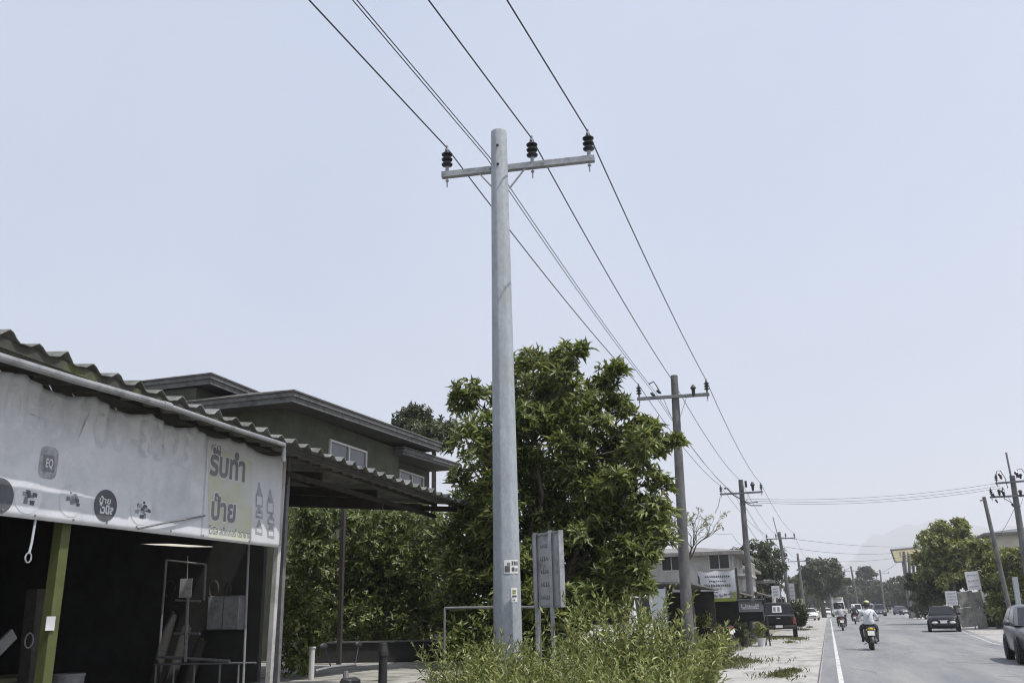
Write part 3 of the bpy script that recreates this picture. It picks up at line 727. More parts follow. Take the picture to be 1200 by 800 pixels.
# ------------------------------------------------------------------ utility poles
def insulator_mb(mb, p, h=.44, r=.09):
    """a stack of dark porcelain sheds on a pin; p is the top of the crossarm"""
    x, y, z = p
    mb.cm = 1; mb.lathe([(.03, -.02), (.03, h * .22), (.026, h * .22)], 8, p); mb.lathe([(.011, -.26), (.011, -.1)], 6, p); mb.lathe([(.028, -.165), (.028, -.14), (.0, -.14)], 6, p)
    mb.cm = 0; prof = [(.03, h * .2)]
    for k in range(3):
        b = h * (.26 + .20 * k); prof += [(.04, b - .012), (r * .92, b), (r, b + .016), (r * .75, b + .035), (.042, b + .05)]
    prof += [(.036, h * .84)]; mb.lathe(prof, 16, p)
    mb.cm = 1; mb.lathe([(.034, h * .83), (.034, h * .9), (.02, h * .94), (.02, h * 1.04), (0, h * 1.04)], 8, p); mb.cm = 0
def make_pole(label, base, top, rb, rt, arms, mat_='old_concrete', group='utility poles along the left shoulder', holes=True, oct_=None, armm='old_steel', seg=20):
    """arms: list of (centre along x from axis, z, length, yaw, y offset, [insulator fractions], braces)"""
    base = Vector(base); top = Vector(top)
    root = thing('utility_pole', label, 'utility pole', base, 0, group)
    d = top - base; hgt = d.length; ax = d.normalized()
    s = MB(); s.lathe([(rb, -.1), (rb + (rt - rb) * .5, hgt * .5), (rt, hgt - .03), (rt * .96, hgt), (0, hgt)], seg, (0, 0, 0), ax)
    if oct_ is not None:                        # cast with eight softened faces
        for i, v in enumerate(s.v):
            a = math.atan2(v[1], v[0]) - oct_; t = (a % (math.pi / 4)) - math.pi / 8
            k = .62 * math.cos(math.pi / 8) / math.cos(t) * 1.04 + .38; s.v[i] = (v[0] * k, v[1] * k, v[2])
    s.build('shaft', mat_, root)
    if holes:  # raised dark discs stand in for the shade inside two drilled holes
        for k, z in enumerate((hgt - .30, hgt - .62)):
            p = ax * z; b = MB(); b.lathe([(.022, 0), (.022, .012), (0, .012)], 10, p + V(.02, -rt * 1.04, 0), (0, -1, 0)); b.build('hole_disc', 'glaze', root)
    outs = []
    for (cx, z, ln, yaw, yo, ins, br) in arms:
        cen = ax * (z / ax.z); c = V(cen.x + cx, cen.y + yo, z); dr = V(math.cos(yaw), math.sin(yaw), 0)
        am = MB(); m3 = Matrix.Rotation(yaw, 3, 'Z')
        am.box(c, (ln, .09, .10), m=m3)
        for f in (-.5, -.18, .18, .5): am.lathe([(.014, 0), (.014, .02), (0, .02)], 6, c + dr * ln * f * .96 - V(0, .045, 0), (0, -1, 0))
        arm = am.build('crossarm', armm, root, bevel=.006)
        tops = []
        for f in ins:
            p = c + dr * ln * (f - .5) + V(0, 0, .05)
            mi_ = MB(); insulator_mb(mi_, p); mi_.build('insulator', ['glaze', armm], arm)
            tops.append(base + p + V(0, 0, .42))
        outs.append(tops)
        if br:
            for sgn in (-1, 1):
                a_ = ax * (z / ax.z) + dr * sgn * .36 + V(0, yo * .72, -.05); e_ = ax * ((z - br) / ax.z) + V(sgn * rt * .92, yo * .75, 0)
                MB().beam(a_, e_, .04, .014).build('brace', armm, root)
    return root, outs
p1b = P(584.5, 155, D=12.7); low = P(595, 740, Y=p1b.y)
dxdz = (p1b.x - low.x) / (p1b.z - low.z)
q1 = V(p1b.x - dxdz * p1b.z, p1b.y, 0)
L1 = P(515, 201, Z=8.16); R1 = P(695, 181, Z=8.16); c1 = (L1 + R1) / 2; yaw1 = math.atan2(R1.y - L1.y, R1.x - L1.x)
pole1, o1 = make_pole('thick pale grey concrete pole nearest the camera, rising out of the shrubs', q1, V(p1b.x, p1b.y, p1b.z), .205, .125,
    [(c1.x - p1b.x, 8.16 - .02, (R1 - L1).length, yaw1, .17, [.035, .60, .965], .36)], 'new_concrete', armm='galvanised', seg=64, oct_=R(-90 + 18.5 - 18))
# stickers on the shaft
def sticker(px0, py0, px1, py1, lines):
    ang = []
    z1 = P(px0, py0, D=12.4).z; z0 = P(px0, py1, D=12.4).z
    def r_at(z): return .205 + (.125 - .205) * z / 8.7 + .004
    def th(px, z):
        cx = 595.5 if py0 < 680 else 597
        s = max(-.98, min(.98, (px - cx) / 16.3)); return math.asin(s)
    a0, a1 = th(px0, z0), th(px1, z0); n = 8
    vw = math.atan2(-p1b.x, -p1b.y)              # direction from the pole to the camera
    mb_ = MB(); vs = []
    ux = V(math.cos(.3232), math.sin(.3232) , 0); uy = V(0, 0, 0) - V(-math.sin(.3232), math.cos(.3232), 0)
    def pt(a, z, l=0):
        rr = r_at(z) + l; c = q1 + V(dxdz * z, 0, z); return c + (ux * math.sin(a) + uy * math.cos(a)) * rr
    for i in range(n + 1):
        a = a0 + (a1 - a0) * i / n; vs += [pt(a, z0), pt(a, z1)]
    mb_.add(vs, [(2 * i, 2 * i + 2, 2 * i + 3, 2 * i + 1) for i in range(n)])
    o = mb_.build('sticker', 'plate', pole1, world=True, angle=0)
    for (u0, v0, u1, v1, m_) in lines:
        mm = MB(); aa = a0 + (a1 - a0) * u0; bb = a0 + (a1 - a0) * u1; vs = []
        for i in range(4):
            a = aa + (bb - aa) * i / 3; vs += [pt(a, z0 + (z1 - z0) * v0, .003), pt(a, z0 + (z1 - z0) * v1, .003)]
        mm.add(vs, [(2 * i, 2 * i + 2, 2 * i + 3, 2 * i + 1) for i in range(3)]); mm.build('print', m_, o, world=True, angle=0)
sticker(592.5, 655, 608.5, 671, [(.05, .1, .38, .55, 'dark_print'), (.2, .5, .4, .8, 'grey_print'), (.5, .6, .62, .9, 'dark_print'), (.66, .6, .8, .9, 'dark_print'), (.85, .6, .97, .9, 'dark_print'), (.5, .15, .7, .45, 'dark_print'), (.75, .15, .95, .4, 'grey_print')])
sticker(601.5, 688, 608.5, 705, [(.2, .72, .8, .85, 'lime_print'), (.2, .58, .7, .68, 'lime_print'), (.15, .35, .85, .48, 'dark_print'), (.3, .1, .6, .2, 'grey_print')])

P2t = P(790, 440, Y=28.8); P2l = P(806, 738, Y=28.8); d2 = (P2t.x - P2l.x) / (P2t.z - P2l.z)
pole2, o2 = make_pole('weathered grey crossarm pole second from the camera, just right of the big tree', (P2t.x - d2 * P2t.z, 28.8, 0), P2t, .19, .115,
    [(-.03 - .02, 8.06, 2.28, .12, -.14, [.03, .97], .75)])
P3t = P(868, 562, Y=52); P3l = P(884, 752, Y=52); 
pole3, o3 = make_pole('grey pole with crossarm and side cables standing beside the dark pickup truck', (P3l.x, 52, 0), P3t, .2, .13,
    [(-.02, 7.63, 2.3, 0.02, -.15, [.03, .97], .7)])
P4t = P(913, 623, Y=93); P4l = P(925, 705, Y=93)
d4 = (P4t.x - P4l.x) / (P4t.z - P4l.z)
pole4, o4 = make_pole('leaning grey pole with a thin rod on its top, first beyond the pickup', (P4t.x - d4 * P4t.z, 93, 0), P4t, .22, .14,
    [(.05, 7.95, 2.75, -.1, -.16, [.03, .35, .68, .97], 0)], seg=12)
MB().tube([(P4t.x - pole4.location.x - .1, -.16, 7.9), (P4t.x - pole4.location.x - .42, -.16, 10.0)], .045, 6).build('rod', 'old_steel', pole4)
P5t = P(934.5, 648, Y=136); P5l = P(941, 700, Y=136)
d5 = (P5t.x - P5l.x) / (P5t.z - P5l.z)
pole5, o5 = make_pole('thin grey crossarm pole beside the left roadside tree, beyond the leaning pole', (P5t.x - d5 * P5t.z, 136, 0), P5t, .22, .14,
    [(-.12, 7.75, 2.6, 0, -.16, [.03, .5, .97], 0)], seg=10)
# small extras on poles 2 and 3
ex = MB(); b2 = pole2.location
for px, py in ((765, 462), (772, 459)):
    p = P(px, py, Y=28.6) - b2; ex.ell(p, (.10, .05, .05), 8, 6, Matrix.Rotation(R(40), 3, 'Y'))
p = P(812.5, 458, Y=28.55) - b2; ex.lathe([(0, -.2), (.05, -.14), (.06, .05), (.1, .1), (.03, .2), (0, .21)], 10, p)
ex.build('cable_clamp', 'glaze', pole2)
jm = MB(); jm.tube([P(760, 450, Y=28.5) - b2, P(766, 447, Y=28.5) - b2, P(770, 453, Y=28.5) - b2, P(774, 461, Y=28.5) - b2], .02, 6); jm.build('jumper', 'wire', pole2)
ex = MB(); b3 = pole3.location
p = P(882, 570, Y=51.8) - b3; ex.lathe([(0, -.25), (.06, -.2), (.08, .02), (.13, .1), (.05, .26), (0, .27)], 10, p)
p = P(874, 567, Y=51.8) - b3; ex.box(p, (.12, .14, .34))
p = P(850, 572, Y=51.8) - b3; ex.ell(p, (.09, .06, .05), 8, 6)
ex.build('cable_clamp', 'glaze', pole3)
jm = MB(); jm.tube([P(852, 572, Y=51.7) - b3, P(860, 580, Y=51.6) - b3, P(867, 584, Y=51.7) - b3], .035, 6)
for pts in (((868, 585), (878, 589), (888, 588)), ((869, 586), (880, 592), (893, 592))): jm.tube([P(x, y, Y=51.7) - b3 for x, y in pts], .03, 6)
jm.tube([P(844, 582, Y=51.9) - b3, P(842, 592, Y=51.9) - b3, P(838, 601, Y=51.9) - b3], .015, 5)
jm.build('jumper', 'wire', pole3)

# poles on the right
def plain_pole(label, top, base_px, r0, r1, group, **k):
    return make_pole(label, base_px, top, r0, r1, [], group=group, holes=False, seg=10, **k)
RT = P(1186, 557, Y=55); RB = P(1199, 640, Y=55); dr_ = (RT.x - RB.x) / (RT.z - RB.z)
poler, orr = make_pole('tall grey pole with two crossarms and a top rod at the right edge', (RT.x - dr_ * RT.z, 55, 0), RT, .2, .135,
    [(.0, 7.72, 1.75, -.25, -.16, [.04], .0), (-.1, 6.98, 2.3, 0.0, -.16, [.04, .3], .6)], group='utility poles on the right')
MB().tube([V(RT.x, 55, RT.z) - poler.location + V(-.05, 0, -.5), P(1179, 530, Y=55) - poler.location], .05, 8).build('rod', 'old_steel', poler)
ex = MB()
for px, py, s in ((1172.5, 558, 1.1), (1192, 556, 1.2), (1196, 558, .9), (1164, 580, 1), (1171, 577, 1.1), (1176, 578, 1.1), (1168, 587, .7), (1196, 578, 1.2), (1187, 592, .7)):
    p = P(px, py, Y=54.75) - poler.location; MB().lathe([(0, -.16 * s), (.055 * s, -.1 * s), (.065 * s, .05 * s), (.1 * s, .08 * s), (.05 * s, .16 * s), (0, .17 * s)], 8, p, (rnd.uniform(-.5, .5), 0, 1)).build('fuse_holder', 'glaze', poler)
jm = MB()
for pts in (((1168, 568), (1168, 552), (1172, 551), (1178, 560), (1181, 572)), ((1191, 560), (1192, 550), (1197, 549), (1202, 556)), ((1176, 583), (1184, 588), (1190, 592))):
    jm.tube([P(x, y, Y=54.7) - poler.location for x, y in pts], .02, 5)
jm.build('jumper', 'wire', poler)
a = P(1153, 582, Y=64); b = P(1172, 665, Y=64); d_ = (a.x - b.x) / (a.z - b.z)
plain, _ = plain_pole('plain leaning grey pole without a crossarm rising out of the right hand tree', a, (a.x - d_ * a.z, 64, 0), .15, .11, 'utility poles on the right')
MB().box(P(1151.5, 586, Y=63.85) - plain.location, (.3, .08, .08)).build('bracket', 'old_steel', plain)

far = [(997, 663, 1005, 708, 215, 1.9, 'faint grey crossarm pole leaning over the distant road, right of the white minibus'),
       (1031, 667, 1036, 708, 250, 2.6, 'faint far pole right of the tall round topped tree'),
       (991, 676, 994, 706, 260, 1.6, 'thin faint far pole just left of the leaning pole over the white minibus'),
       (1023, 678, 1025, 705, 290, 1.4, 'shortest faint far pole in the haze, just right of the tall round tree'),
       (968, 668, 973, 702, 190, 1.8, 'hazy crossarm pole in the big left roadside tree’s right edge'),
       (983, 680, 986, 705, 300, 1.5, 'faintest far pole left of the minibus roof'),
       (1016, 682, 1018, 705, 320, 1.4, 'faint thin pole under the round topped tree'),
       (1038, 682, 1040, 704, 320, 1.4, 'faint thin pole behind the dark off roader’s roof'),
       (1043, 676, 1046, 703, 270, 1.6, 'faint far pole below the tan billboard’s left edge')]
for x0, y0, x1, y1, Y, al, lab in far:
    a = P(x0, y0, Y=Y); b = P(x1, y1, Y=Y); d_ = (a.x - b.x) / (a.z - b.z)
    make_pole(lab, (a.x - d_ * a.z, Y, 0), a, .25, .17, [(0, a.z - 1.0, al * 1.6, 0, -.2, [.04, .96], 0)], group='distant poles in the haze', holes=False, seg=8)
for x0, y0, x1, y1, Y, lab in ((1059, 646, 1066, 708, 130, 'tallest grey pole of the close cluster beside the tan billboard'), (1064.5, 649, 1069, 708, 133, 'middle grey pole of the close cluster beside the tan billboard'), (1070, 658, 1073, 706, 138, 'shortest grey pole of the close cluster beside the tan billboard')):
    a = P(x0, y0, Y=Y); b = P(x1, y1, Y=Y); d_ = (a.x - b.x) / (a.z - b.z)
    make_pole(lab, (a.x - d_ * a.z, Y, 0), a, .26, .17, [(0, a.z - .5, 1.3, .4, -.2, [.1, .9], 0)], group='pole cluster by the billboard', holes=False, seg=8)

# ------------------------------------------------------------------ overhead wires
def wire(label, pts, r=.011, sag=.15, n=14, group='conductors along the left poles', nm='power_line'):
    full = []
    sg = sag if hasattr(sag, '__len__') else [sag] * (len(pts) - 1)
    for a, b, s in zip(pts, pts[1:], sg):
        a = Vector(a); b = Vector(b)
        for i in range(n):
            t = i / n; p = a.lerp(b, t); p.z -= 4 * s * t * (1 - t); full.append(p)
    full.append(Vector(pts[-1]))
    o = MB().tube(full, r, 6).build(nm, 'wire', None)
    return tag(o, label, 'wire', group)
def back(a, px, z):
    """carry a wire on behind the camera along the line it takes to the top of the picture"""
    q = P(px, 0, Z=z); d = q - a; return [a + d * (32 / d.length) + V(0, 0, .45), q]
tl = o1[0]
T1L, T1C, T1R = tl
T2L, T2R = o2[0]; T3L, T3R = o3[0]
T4 = o4[0]; T5 = o5[0]
P2C = V(*(P(789, 447, Y=28.75))); P3C = P(868, 563, Y=51.8)
far_end = lambda p: V(p[0] + 4.5, 222, 8.4)
wire('leftmost conductor on the left ends of the crossarms', back(T1L, 362, 8.50) + [T1L, T2L, T3L, T4[0], T5[0], far_end(T5[0])], sag=[0, 0, .16, .35, .45, .5, .7])
wire('middle conductor from the insulator right of the nearest pole top', back(T1C, 502, 8.50) + [T1C, P2C, P3C, T4[1], T5[1], far_end(T5[1])], sag=[0, 0, .16, .35, .45, .5, .7])
wire('rightmost conductor on the right ends of the crossarms', back(T1R, 594, 8.52) + [T1R, T2R, T3R, T4[3], T5[2], far_end(T5[2])], sag=[0, 0, .16, .40, .5, .5, .7])
for k, lab in ((0, 'lower of the twin thin cables running between the left and middle conductors'), (1, 'upper of the twin thin cables running between the left and middle conductors')):
    mid = P(571 + k * 4, 186, Z=8.36 + .0 * k); q = P(413 + k * 5, 0, Z=8.34); d = q - mid
    e = P(765 + k * 2, 459 - k, Y=28.5)
    wire(lab, [mid + d * (32 / d.length) + V(0, 0, .4), q, mid, e, P(868 + k, 583 + k * 3, Y=51.9), V(P4t.x, 92.8, 6.9 - k * .3)], r=.0075, sag=[0, 0, .12, .45, .6], group='twin thin cables')
X3 = [P(872, 584, Y=51.8), P(874, 586, Y=51.8), P(873, 588, Y=51.8)]
XR = [P(1168, 566, Y=54.8), P(1172, 569, Y=54.8), P(1176, 571, Y=54.8)]
for k, lab in enumerate(('highest of three cables crossing the road to the right hand pole', 'middle one of three cables crossing the road to the right hand pole', 'lowest of three cables crossing the road to the right hand pole')):
    wire(lab, [X3[k], XR[k]], r=.009, sag=.34 + .03 * k, n=28, group='cables crossing the road')
for (a, b, Y0, Y1, s, lab) in (((915, 629), (1076, 640), 93, 128, .35, 'upper thin wire crossing the far road from the leaning pole'), ((918, 640), (1062, 646), 93, 130, .5, 'lower thin wire crossing the far road from the leaning pole'), ((936, 655), (1060, 652), 136, 130, .45, 'faint far wire crossing the road below the mountain')):
    wire(lab, [P(*a, Y=Y0), P(*b, Y=Y1)], r=.016, sag=s, n=20, group='thin wires crossing the far road')
for k, (a, b, s, lab) in enumerate((((968, 669), (997, 664), .6, 'hazy wire sagging from the left tree’s pole to the leaning far pole'), ((1000, 668), (1031, 668), .5, 'hazy wire sagging across the middle of the far road'), ((1033, 670), (1060, 648), .6, 'hazy wire rising to the pole cluster by the billboard'))):
    wire(lab, [P(*a, Y=200), P(*b, Y=212)], r=.03, sag=s, n=14, group='hazy far wires')
wire('low service wire from the third pole to the white building', [P(872, 640, Y=51.8), P(858, 625, Y=60), P(800, 618, Y=62)], r=.01, sag=.15, group='service wires')
wire('slack service wire from the third pole past the green tree', [P(873, 610, Y=52), P(905, 640, Y=80)], r=.012, sag=.6, group='service wires')
wire('slack wire down to the right of the right hand pole', [P(1188, 597, Y=55), P(1150, 640, Y=80), P(1090, 655, Y=125)], r=.012, sag=.5, group='service wires')
# ------------------------------------------------------------------ vehicles (local: x right, y forward, z up)
def pane(mb, c, u0, u1, v0, v1, lift=.008):
    """an inset panel on the quad c = (bottom left, bottom right, top right, top left)"""
    c = [Vector(p) for p in c]; nrm = (c[1] - c[0]).cross(c[3] - c[0]).normalized()
    at = lambda u, v: (c[0] * (1 - u) + c[1] * u) * (1 - v) + (c[3] * (1 - u) + c[2] * u) * v
    q = [at(u0, v0), at(u1, v0), at(u1, v1), at(u0, v1)]
    f = [p + nrm * lift for p in q]; b = [p - nrm * .01 for p in q]
    mb.add(f + b, [(0, 1, 2, 3), (7, 6, 5, 4)] + [(i, 4 + i, 4 + (i + 1) % 4, (i + 1) % 4) for i in range(4)])
def section(y, hw, z0, z1, crown=.03):
    h = [(0, z0), (hw * .86, z0), (hw * .97, z0 + .08), (hw, z0 + (z1 - z0) * .45), (hw * .985, z1 - .10), (hw * .93, z1 - .02), (hw * .7, z1 + crown * .6), (0, z1 + crown)]
    return [V(x, y, z) for x, z in h] + [V(-x, y, z) for x, z in h[-2:0:-1]]
def wheel(parent, x, y, r, wdt, rim='rim'):
    s = 1 if x > 0 else -1
    t = MB(); t.lathe([(r * .62, -wdt / 2), (r * .93, -wdt / 2), (r, -wdt * .3), (r, wdt * .3), (r * .93, wdt / 2), (r * .62, wdt / 2)], 20, (x, y, r), (s, 0, 0))
    o = t.build('wheel', 'rubber', parent)
    q = MB(); q.lathe([(r * .64, 0), (r * .64, wdt * .36), (r * .58, wdt * .40), (r * .5, wdt * .28), (0, wdt * .28)], 20, (x, y, r), (s, 0, 0))
    for k in range(5):
        a = k * 1.2566; q.beam((x + s * wdt * .34, y, r), (x + s * wdt * .36, y + math.cos(a) * r * .58, r + math.sin(a) * r * .58), .03, .09 * r / .3)
    q.build('rim', rim, o)
def make_car(name, label, cat, loc, rz, paint, st, cab, wheels, kind='sedan', group=None, plate=True, lights=('clear_lamp', 'red_lamp'), rails=False):
    root = thing(name, label, cat, loc, rz, group)
    b = MB(); b.loft([section(*q) for q in st]); b.build('body', paint, root, angle=32, bevel=.02)
    yf, yr, ytf, ytr, hb, ht, zb, zt = cab
    g_ = MB(); n = 1
    bot = [V(-hb, yr, zb), V(hb, yr, zb), V(hb, yf, zb), V(-hb, yf, zb)]; top = [V(-ht, ytr, zt), V(ht, ytr, zt), V(ht, ytf, zt), V(-ht, ytf, zt)]
    roof = [V(-ht * .72, ytr + .2, zt + .05), V(ht * .72, ytr + .2, zt + .05), V(ht * .72, ytf - .25, zt + .05), V(-ht * .72, ytf - .25, zt + .05)]
    g_.loft([bot, top, roof]); g_.build('cabin', paint, root, angle=30, bevel=.05)
    w_ = MB(); pane(w_, (bot[2], bot[3], top[3], top[2]), .05, .95, .08, .93, .012); w_.build('windscreen', 'glass', root, angle=0)
    w_ = MB(); pane(w_, (bot[0], bot[1], top[1], top[0]), .07, .93, .12, .9, .012); w_.build('rear_window', 'glass', root, angle=0)
    for sd in (0, 1):
        c = (bot[1], bot[2], top[2], top[1]) if sd else (bot[3], bot[0], top[0], top[3])
        for u0, u1 in (((.06, .47), (.51, .93)) if kind != 'van' else ((.05, .36), (.39, .7), (.73, .95))):
            w_ = MB(); 
            if not sd: u0, u1 = 1 - u1, 1 - u0
            pane(w_, c, u0, u1, .12, .88, .012); w_.build('side_window', 'glass', root, angle=0)
    yF, hF, zF0, zF1 = st[-1]; yR, hR, zR0, zR1 = st[0]
    for s in (-1, 1):
        l = MB(); l.ell((s * hF * .78, yF - .03, zF0 + (zF1 - zF0) * .72), (.19, .10, .085), 12, 8); l.build('headlight', lights[0], root)
        l = MB(); l.box((s * hR * .86, yR + .03, zR0 + (zR1 - zR0) * .70), (.17, .12, .22)); l.build('tail_light', lights[1], root, bevel=.02)
        m_ = MB(); m_.ell((s * (hb + .14), yf - .35, zb + .08), (.10, .07, .075), 10, 8); m_.beam((s * (hb - .02), yf - .35, zb + .03), (s * (hb + .08), yf - .35, zb + .06), .03, .03); m_.build('wing_mirror', paint, root)
    for x, y, r, wd in wheels:
        a_ = MB(); s = 1 if x > 0 else -1; hw = max(q[1] for q in st)
        a_.lathe([(r + .07, 0), (r + .07, .012), (0, .012)], 22, (s * (hw - .004), y, r + .01), (s, 0, 0)); a_.build('wheel_arch', 'black', root)
        wheel(root, s * (hw - wd * .5 + .03), y, r, wd)
    gr = MB(); gr.box((0, yF + .01, zF0 + (zF1 - zF0) * .62), (hF * .85, .06, .11)); gr.box((0, yF + .03, zF0 + .14), (hF * 1.25, .06, .13)); gr.build('grille', 'black', root, bevel=.01)
    bp = MB()
    if plate:
        bp.box((0, yF + .07, zF0 + .27), (.36, .012, .14)); bp.build('number_plate', 'plate', root)
        bp = MB(); bp.box((0, yR - .02, zR0 + (zR1 - zR0) * .45), (.36, .02, .14)); bp.build('number_plate', 'plate', root)
    if rails:
        for s in (-1, 1):
            MB().tube([(s * ht * .9, ytf - .2, zt + .06), (s * ht * .9, ytr + .2, zt + .06)], .02, 6).build('roof_rail', 'black', root)
    return root
SED = [(-2.2, .70, .34, .86), (-2.1, .80, .26, .98), (-1.4, .85, .2, 1.0), (0, .86, .18, .96), (1.1, .85, .2, .93), (1.75, .80, .2, .84), (2.08, .70, .24, .72), (2.16, .60, .30, .62)]
sp = P(1109, 738, Z=0)
sedan = make_car('parked_car', 'black saloon car facing us on the right edge of the road', 'car', (6.45, 62.8, 0), R(180 - 5), 'sedan_black', SED, (.98, -1.62, .32, -.95, .78, .58, .94, 1.42), [(1, 1.3, .31, .2), (-1, 1.3, .31, .2), (1, -1.3, .31, .2), (-1, -1.3, .31, .2)])
ch = MB(); ch.box((0, 2.19, .66), (.5, .03, .035)); ch.box((0, 2.2, .6), (.12, .03, .07)); ch.build('grille_trim', 'chrome', sedan)
HAT = [(-1.92, .70, .40, .92), (-1.84, .80, .30, 1.02), (-1.0, .85, .24, 1.02), (0, .86, .22, 1.0), (.9, .85, .22, .98), (1.5, .80, .24, .90), (1.88, .68, .28, .74), (1.95, .58, .34, .64)]
HA2 = [(y, h_, a_, b_ * .94) for y, h_, a_, b_ in HAT]
hatch = make_car('moving_car', 'dark silver hatchback cut by the right edge of the photo', 'car', (5.42, 28.9, 0), R(180 - 3), 'hatch_grey', HA2, (1.05, -1.87, .15, -1.3, .80, .62, .94, 1.43), [(1, 1.2, .31, .2), (-1, 1.2, .31, .2), (1, -1.2, .31, .2), (-1, -1.2, .31, .2)])
hd = MB()
for y in (-.55, .45): hd.box((-.875, y, .86), (.02, .17, .03))
hd.build('door_handle', 'chrome', hatch)
wc = P(957.5, 726, Z=0)
make_car('parked_car', 'white hatchback facing us on the left shoulder under the big roadside tree', 'car', (-2.4, 130, 0), R(180 + 12), 'car_white', HAT, (1.05, -1.82, .15, -1.45, .80, .60, 1.0, 1.50), [(1, 1.2, .31, .2), (-1, 1.2, .31, .2), (1, -1.2, .31, .2), (-1, -1.2, .31, .2)])
SUVS = [(-2.25, .78, .45, 1.0), (-2.15, .88, .36, 1.12), (-1.2, .92, .3, 1.12), (0, .93, .28, 1.1), (1.2, .92, .28, 1.08), (1.9, .88, .3, 1.02), (2.2, .8, .34, .88), (2.27, .7, .4, .8)]
make_car('suv', 'dark grey off roader facing us in the distant right lane', 'car', (8.0, 171, 0), R(183), 'suv_dark', SUVS, (1.0, -2.1, .45, -1.9, .86, .72, 1.1, 1.88), [(1, 1.4, .37, .24), (-1, 1.4, .37, .24), (1, -1.4, .37, .24), (-1, -1.4, .37, .24)])
VAN = [(-2.4, .86, .42, 1.05), (-2.3, .9, .34, 1.1), (0, .92, .28, 1.1), (1.7, .91, .28, 1.08), (2.2, .86, .3, 1.0), (2.38, .76, .36, .85)]
VW = [(1, 1.6, .34, .22), (-1, 1.6, .34, .22), (1, -1.5, .34, .22), (-1, -1.5, .34, .22)]
make_car('white_van', 'white van half hidden to the left of the nearest rider’s helmet', 'van', (4.6, 178, 0), R(181), 'car_white', VAN, (2.0, -2.3, 1.2, -2.2, .86, .76, 1.08, 2.02), VW, 'van')
make_car('white_van', 'white van tucked between the nearest rider’s helmet and the dark off roader', 'van', (7.2, 192, 0), R(182), 'car_white', VAN, (2.0, -2.3, 1.2, -2.2, .86, .76, 1.08, 2.05), VW, 'van')
make_car('parked_car', 'dull silver car parked off the far road to the right of the dark off roader', 'car', (12.4, 185, 0), R(200), 'hatch_grey', HAT, (1.05, -1.82, .15, -1.45, .80, .60, 1.0, 1.5), [(1, 1.2, .31, .2), (-1, 1.2, .31, .2), (1, -1.2, .31, .2), (-1, -1.2, .31, .2)])
make_car('moving_car', 'small white car in the gap between the parked white hatchback and the minibus', 'car', (-.3, 205, 0), R(180), 'car_white', SED, (.98, -1.62, .32, -.95, .78, .58, .94, 1.42), [(1, 1.3, .31, .2), (-1, 1.3, .31, .2), (1, -1.3, .31, .2), (-1, -1.3, .31, .2)])
mbus = make_car('minibus', 'tall white minibus with a roof cabin facing us on the distant left lane', 'minibus', (1.55, 168, 0), R(182), 'car_white',
    [(-2.6, .9, .45, 1.15), (-2.5, .98, .36, 1.2), (0, 1.0, .32, 1.2), (1.9, .99, .32, 1.18), (2.35, .92, .34, 1.1), (2.5, .84, .4, .95)], (2.3, -2.5, 1.75, -2.45, .95, .86, 1.18, 2.35), VW, 'van')
MB().loft([[V(-.84, -2.3, 2.38), V(.84, -2.3, 2.38), V(.84, 1.5, 2.38), V(-.84, 1.5, 2.38)], [V(-.82, -2.3, 3.15), V(.82, -2.3, 3.15), V(.82, 1.35, 3.15), V(-.82, 1.35, 3.15)]]).build('roof_box', 'car_white', mbus, bevel=.05)
a_ = MB(); a_.box((0, 1.52, 2.85), (1.2, .04, .22)); a_.build('roof_sign', 'mid_print', mbus)
mb_ = MB(); mb_.box((0, 1.50, 3.08), (1.5, .05, .1)); mb_.build('roof_light', 'amber_lamp', mbus)

# the pickup seen from behind
pk = thing('pickup_truck', 'charcoal double cab pickup parked tail towards us on the left verge', 'pickup', (-2.72, 55.9, 0), R(2))
b = MB(); b.loft([section(*q, crown=.0) for q in [(-2.45, .84, .52, 1.08), (-2.40, .88, .46, 1.12), (-.6, .9, .42, 1.12), (.6, .9, .4, 1.12), (1.7, .89, .42, 1.08), (2.4, .82, .46, .98), (2.5, .74, .5, .85)]]); b.build('body', 'pickup_dark', pk, bevel=.02)
bot = [V(-.84, -.75, 1.1), V(.84, -.75, 1.1), V(.84, 1.35, 1.08), V(-.84, 1.35, 1.08)]; top = [V(-.72, -.58, 1.80), V(.72, -.58, 1.80), V(.72, .7, 1.80), V(-.72, .7, 1.80)]
rf = [V(-.58, -.42, 1.85), V(.58, -.42, 1.85), V(.58, .55, 1.85), V(-.58, .55, 1.85)]
MB().loft([bot, top, rf]).build('cabin', 'pickup_dark', pk, angle=30, bevel=.06)
w_ = MB(); pane(w_, (bot[0], bot[1], top[1], top[0]), .06, .94, .1, .9, .015); rw = w_.build('rear_window', 'glass', pk, angle=0)
w_ = MB(); pane(w_, (bot[0], bot[1], top[1], top[0]), .30, .62, .3, .82, .024); w_.build('sticker', 'plate', rw, angle=0)
w_ = MB()
for u in (.33, .47): pane(w_, (bot[0], bot[1], top[1], top[0]), u, u + .09, .38, .72, .03)
w_.build('print', 'grey_print', rw, angle=0)
w_ = MB(); pane(w_, (bot[2], bot[3], top[3], top[2]), .06, .94, .1, .9, .012); w_.build('windscreen', 'glass', pk, angle=0)
for sd in (0, 1):
    c = (bot[1], bot[2], top[2], top[1]) if sd else (bot[3], bot[0], top[0], top[3])
    for u0, u1 in ((.08, .46), (.5, .92)):
        w_ = MB(); pane(w_, c, u0, u1, .12, .88, .012); w_.build('side_window', 'glass', pk, angle=0)
tg = MB(); tg.box((0, -2.475, .92), (1.38, .05, .42)); tg.build('tailgate', 'pickup_dark', pk, bevel=.02)
hb_ = MB(); hb_.box((0, -2.51, 1.02), (.2, .03, .05)); hb_.build('tailgate_handle', 'chrome', pk)
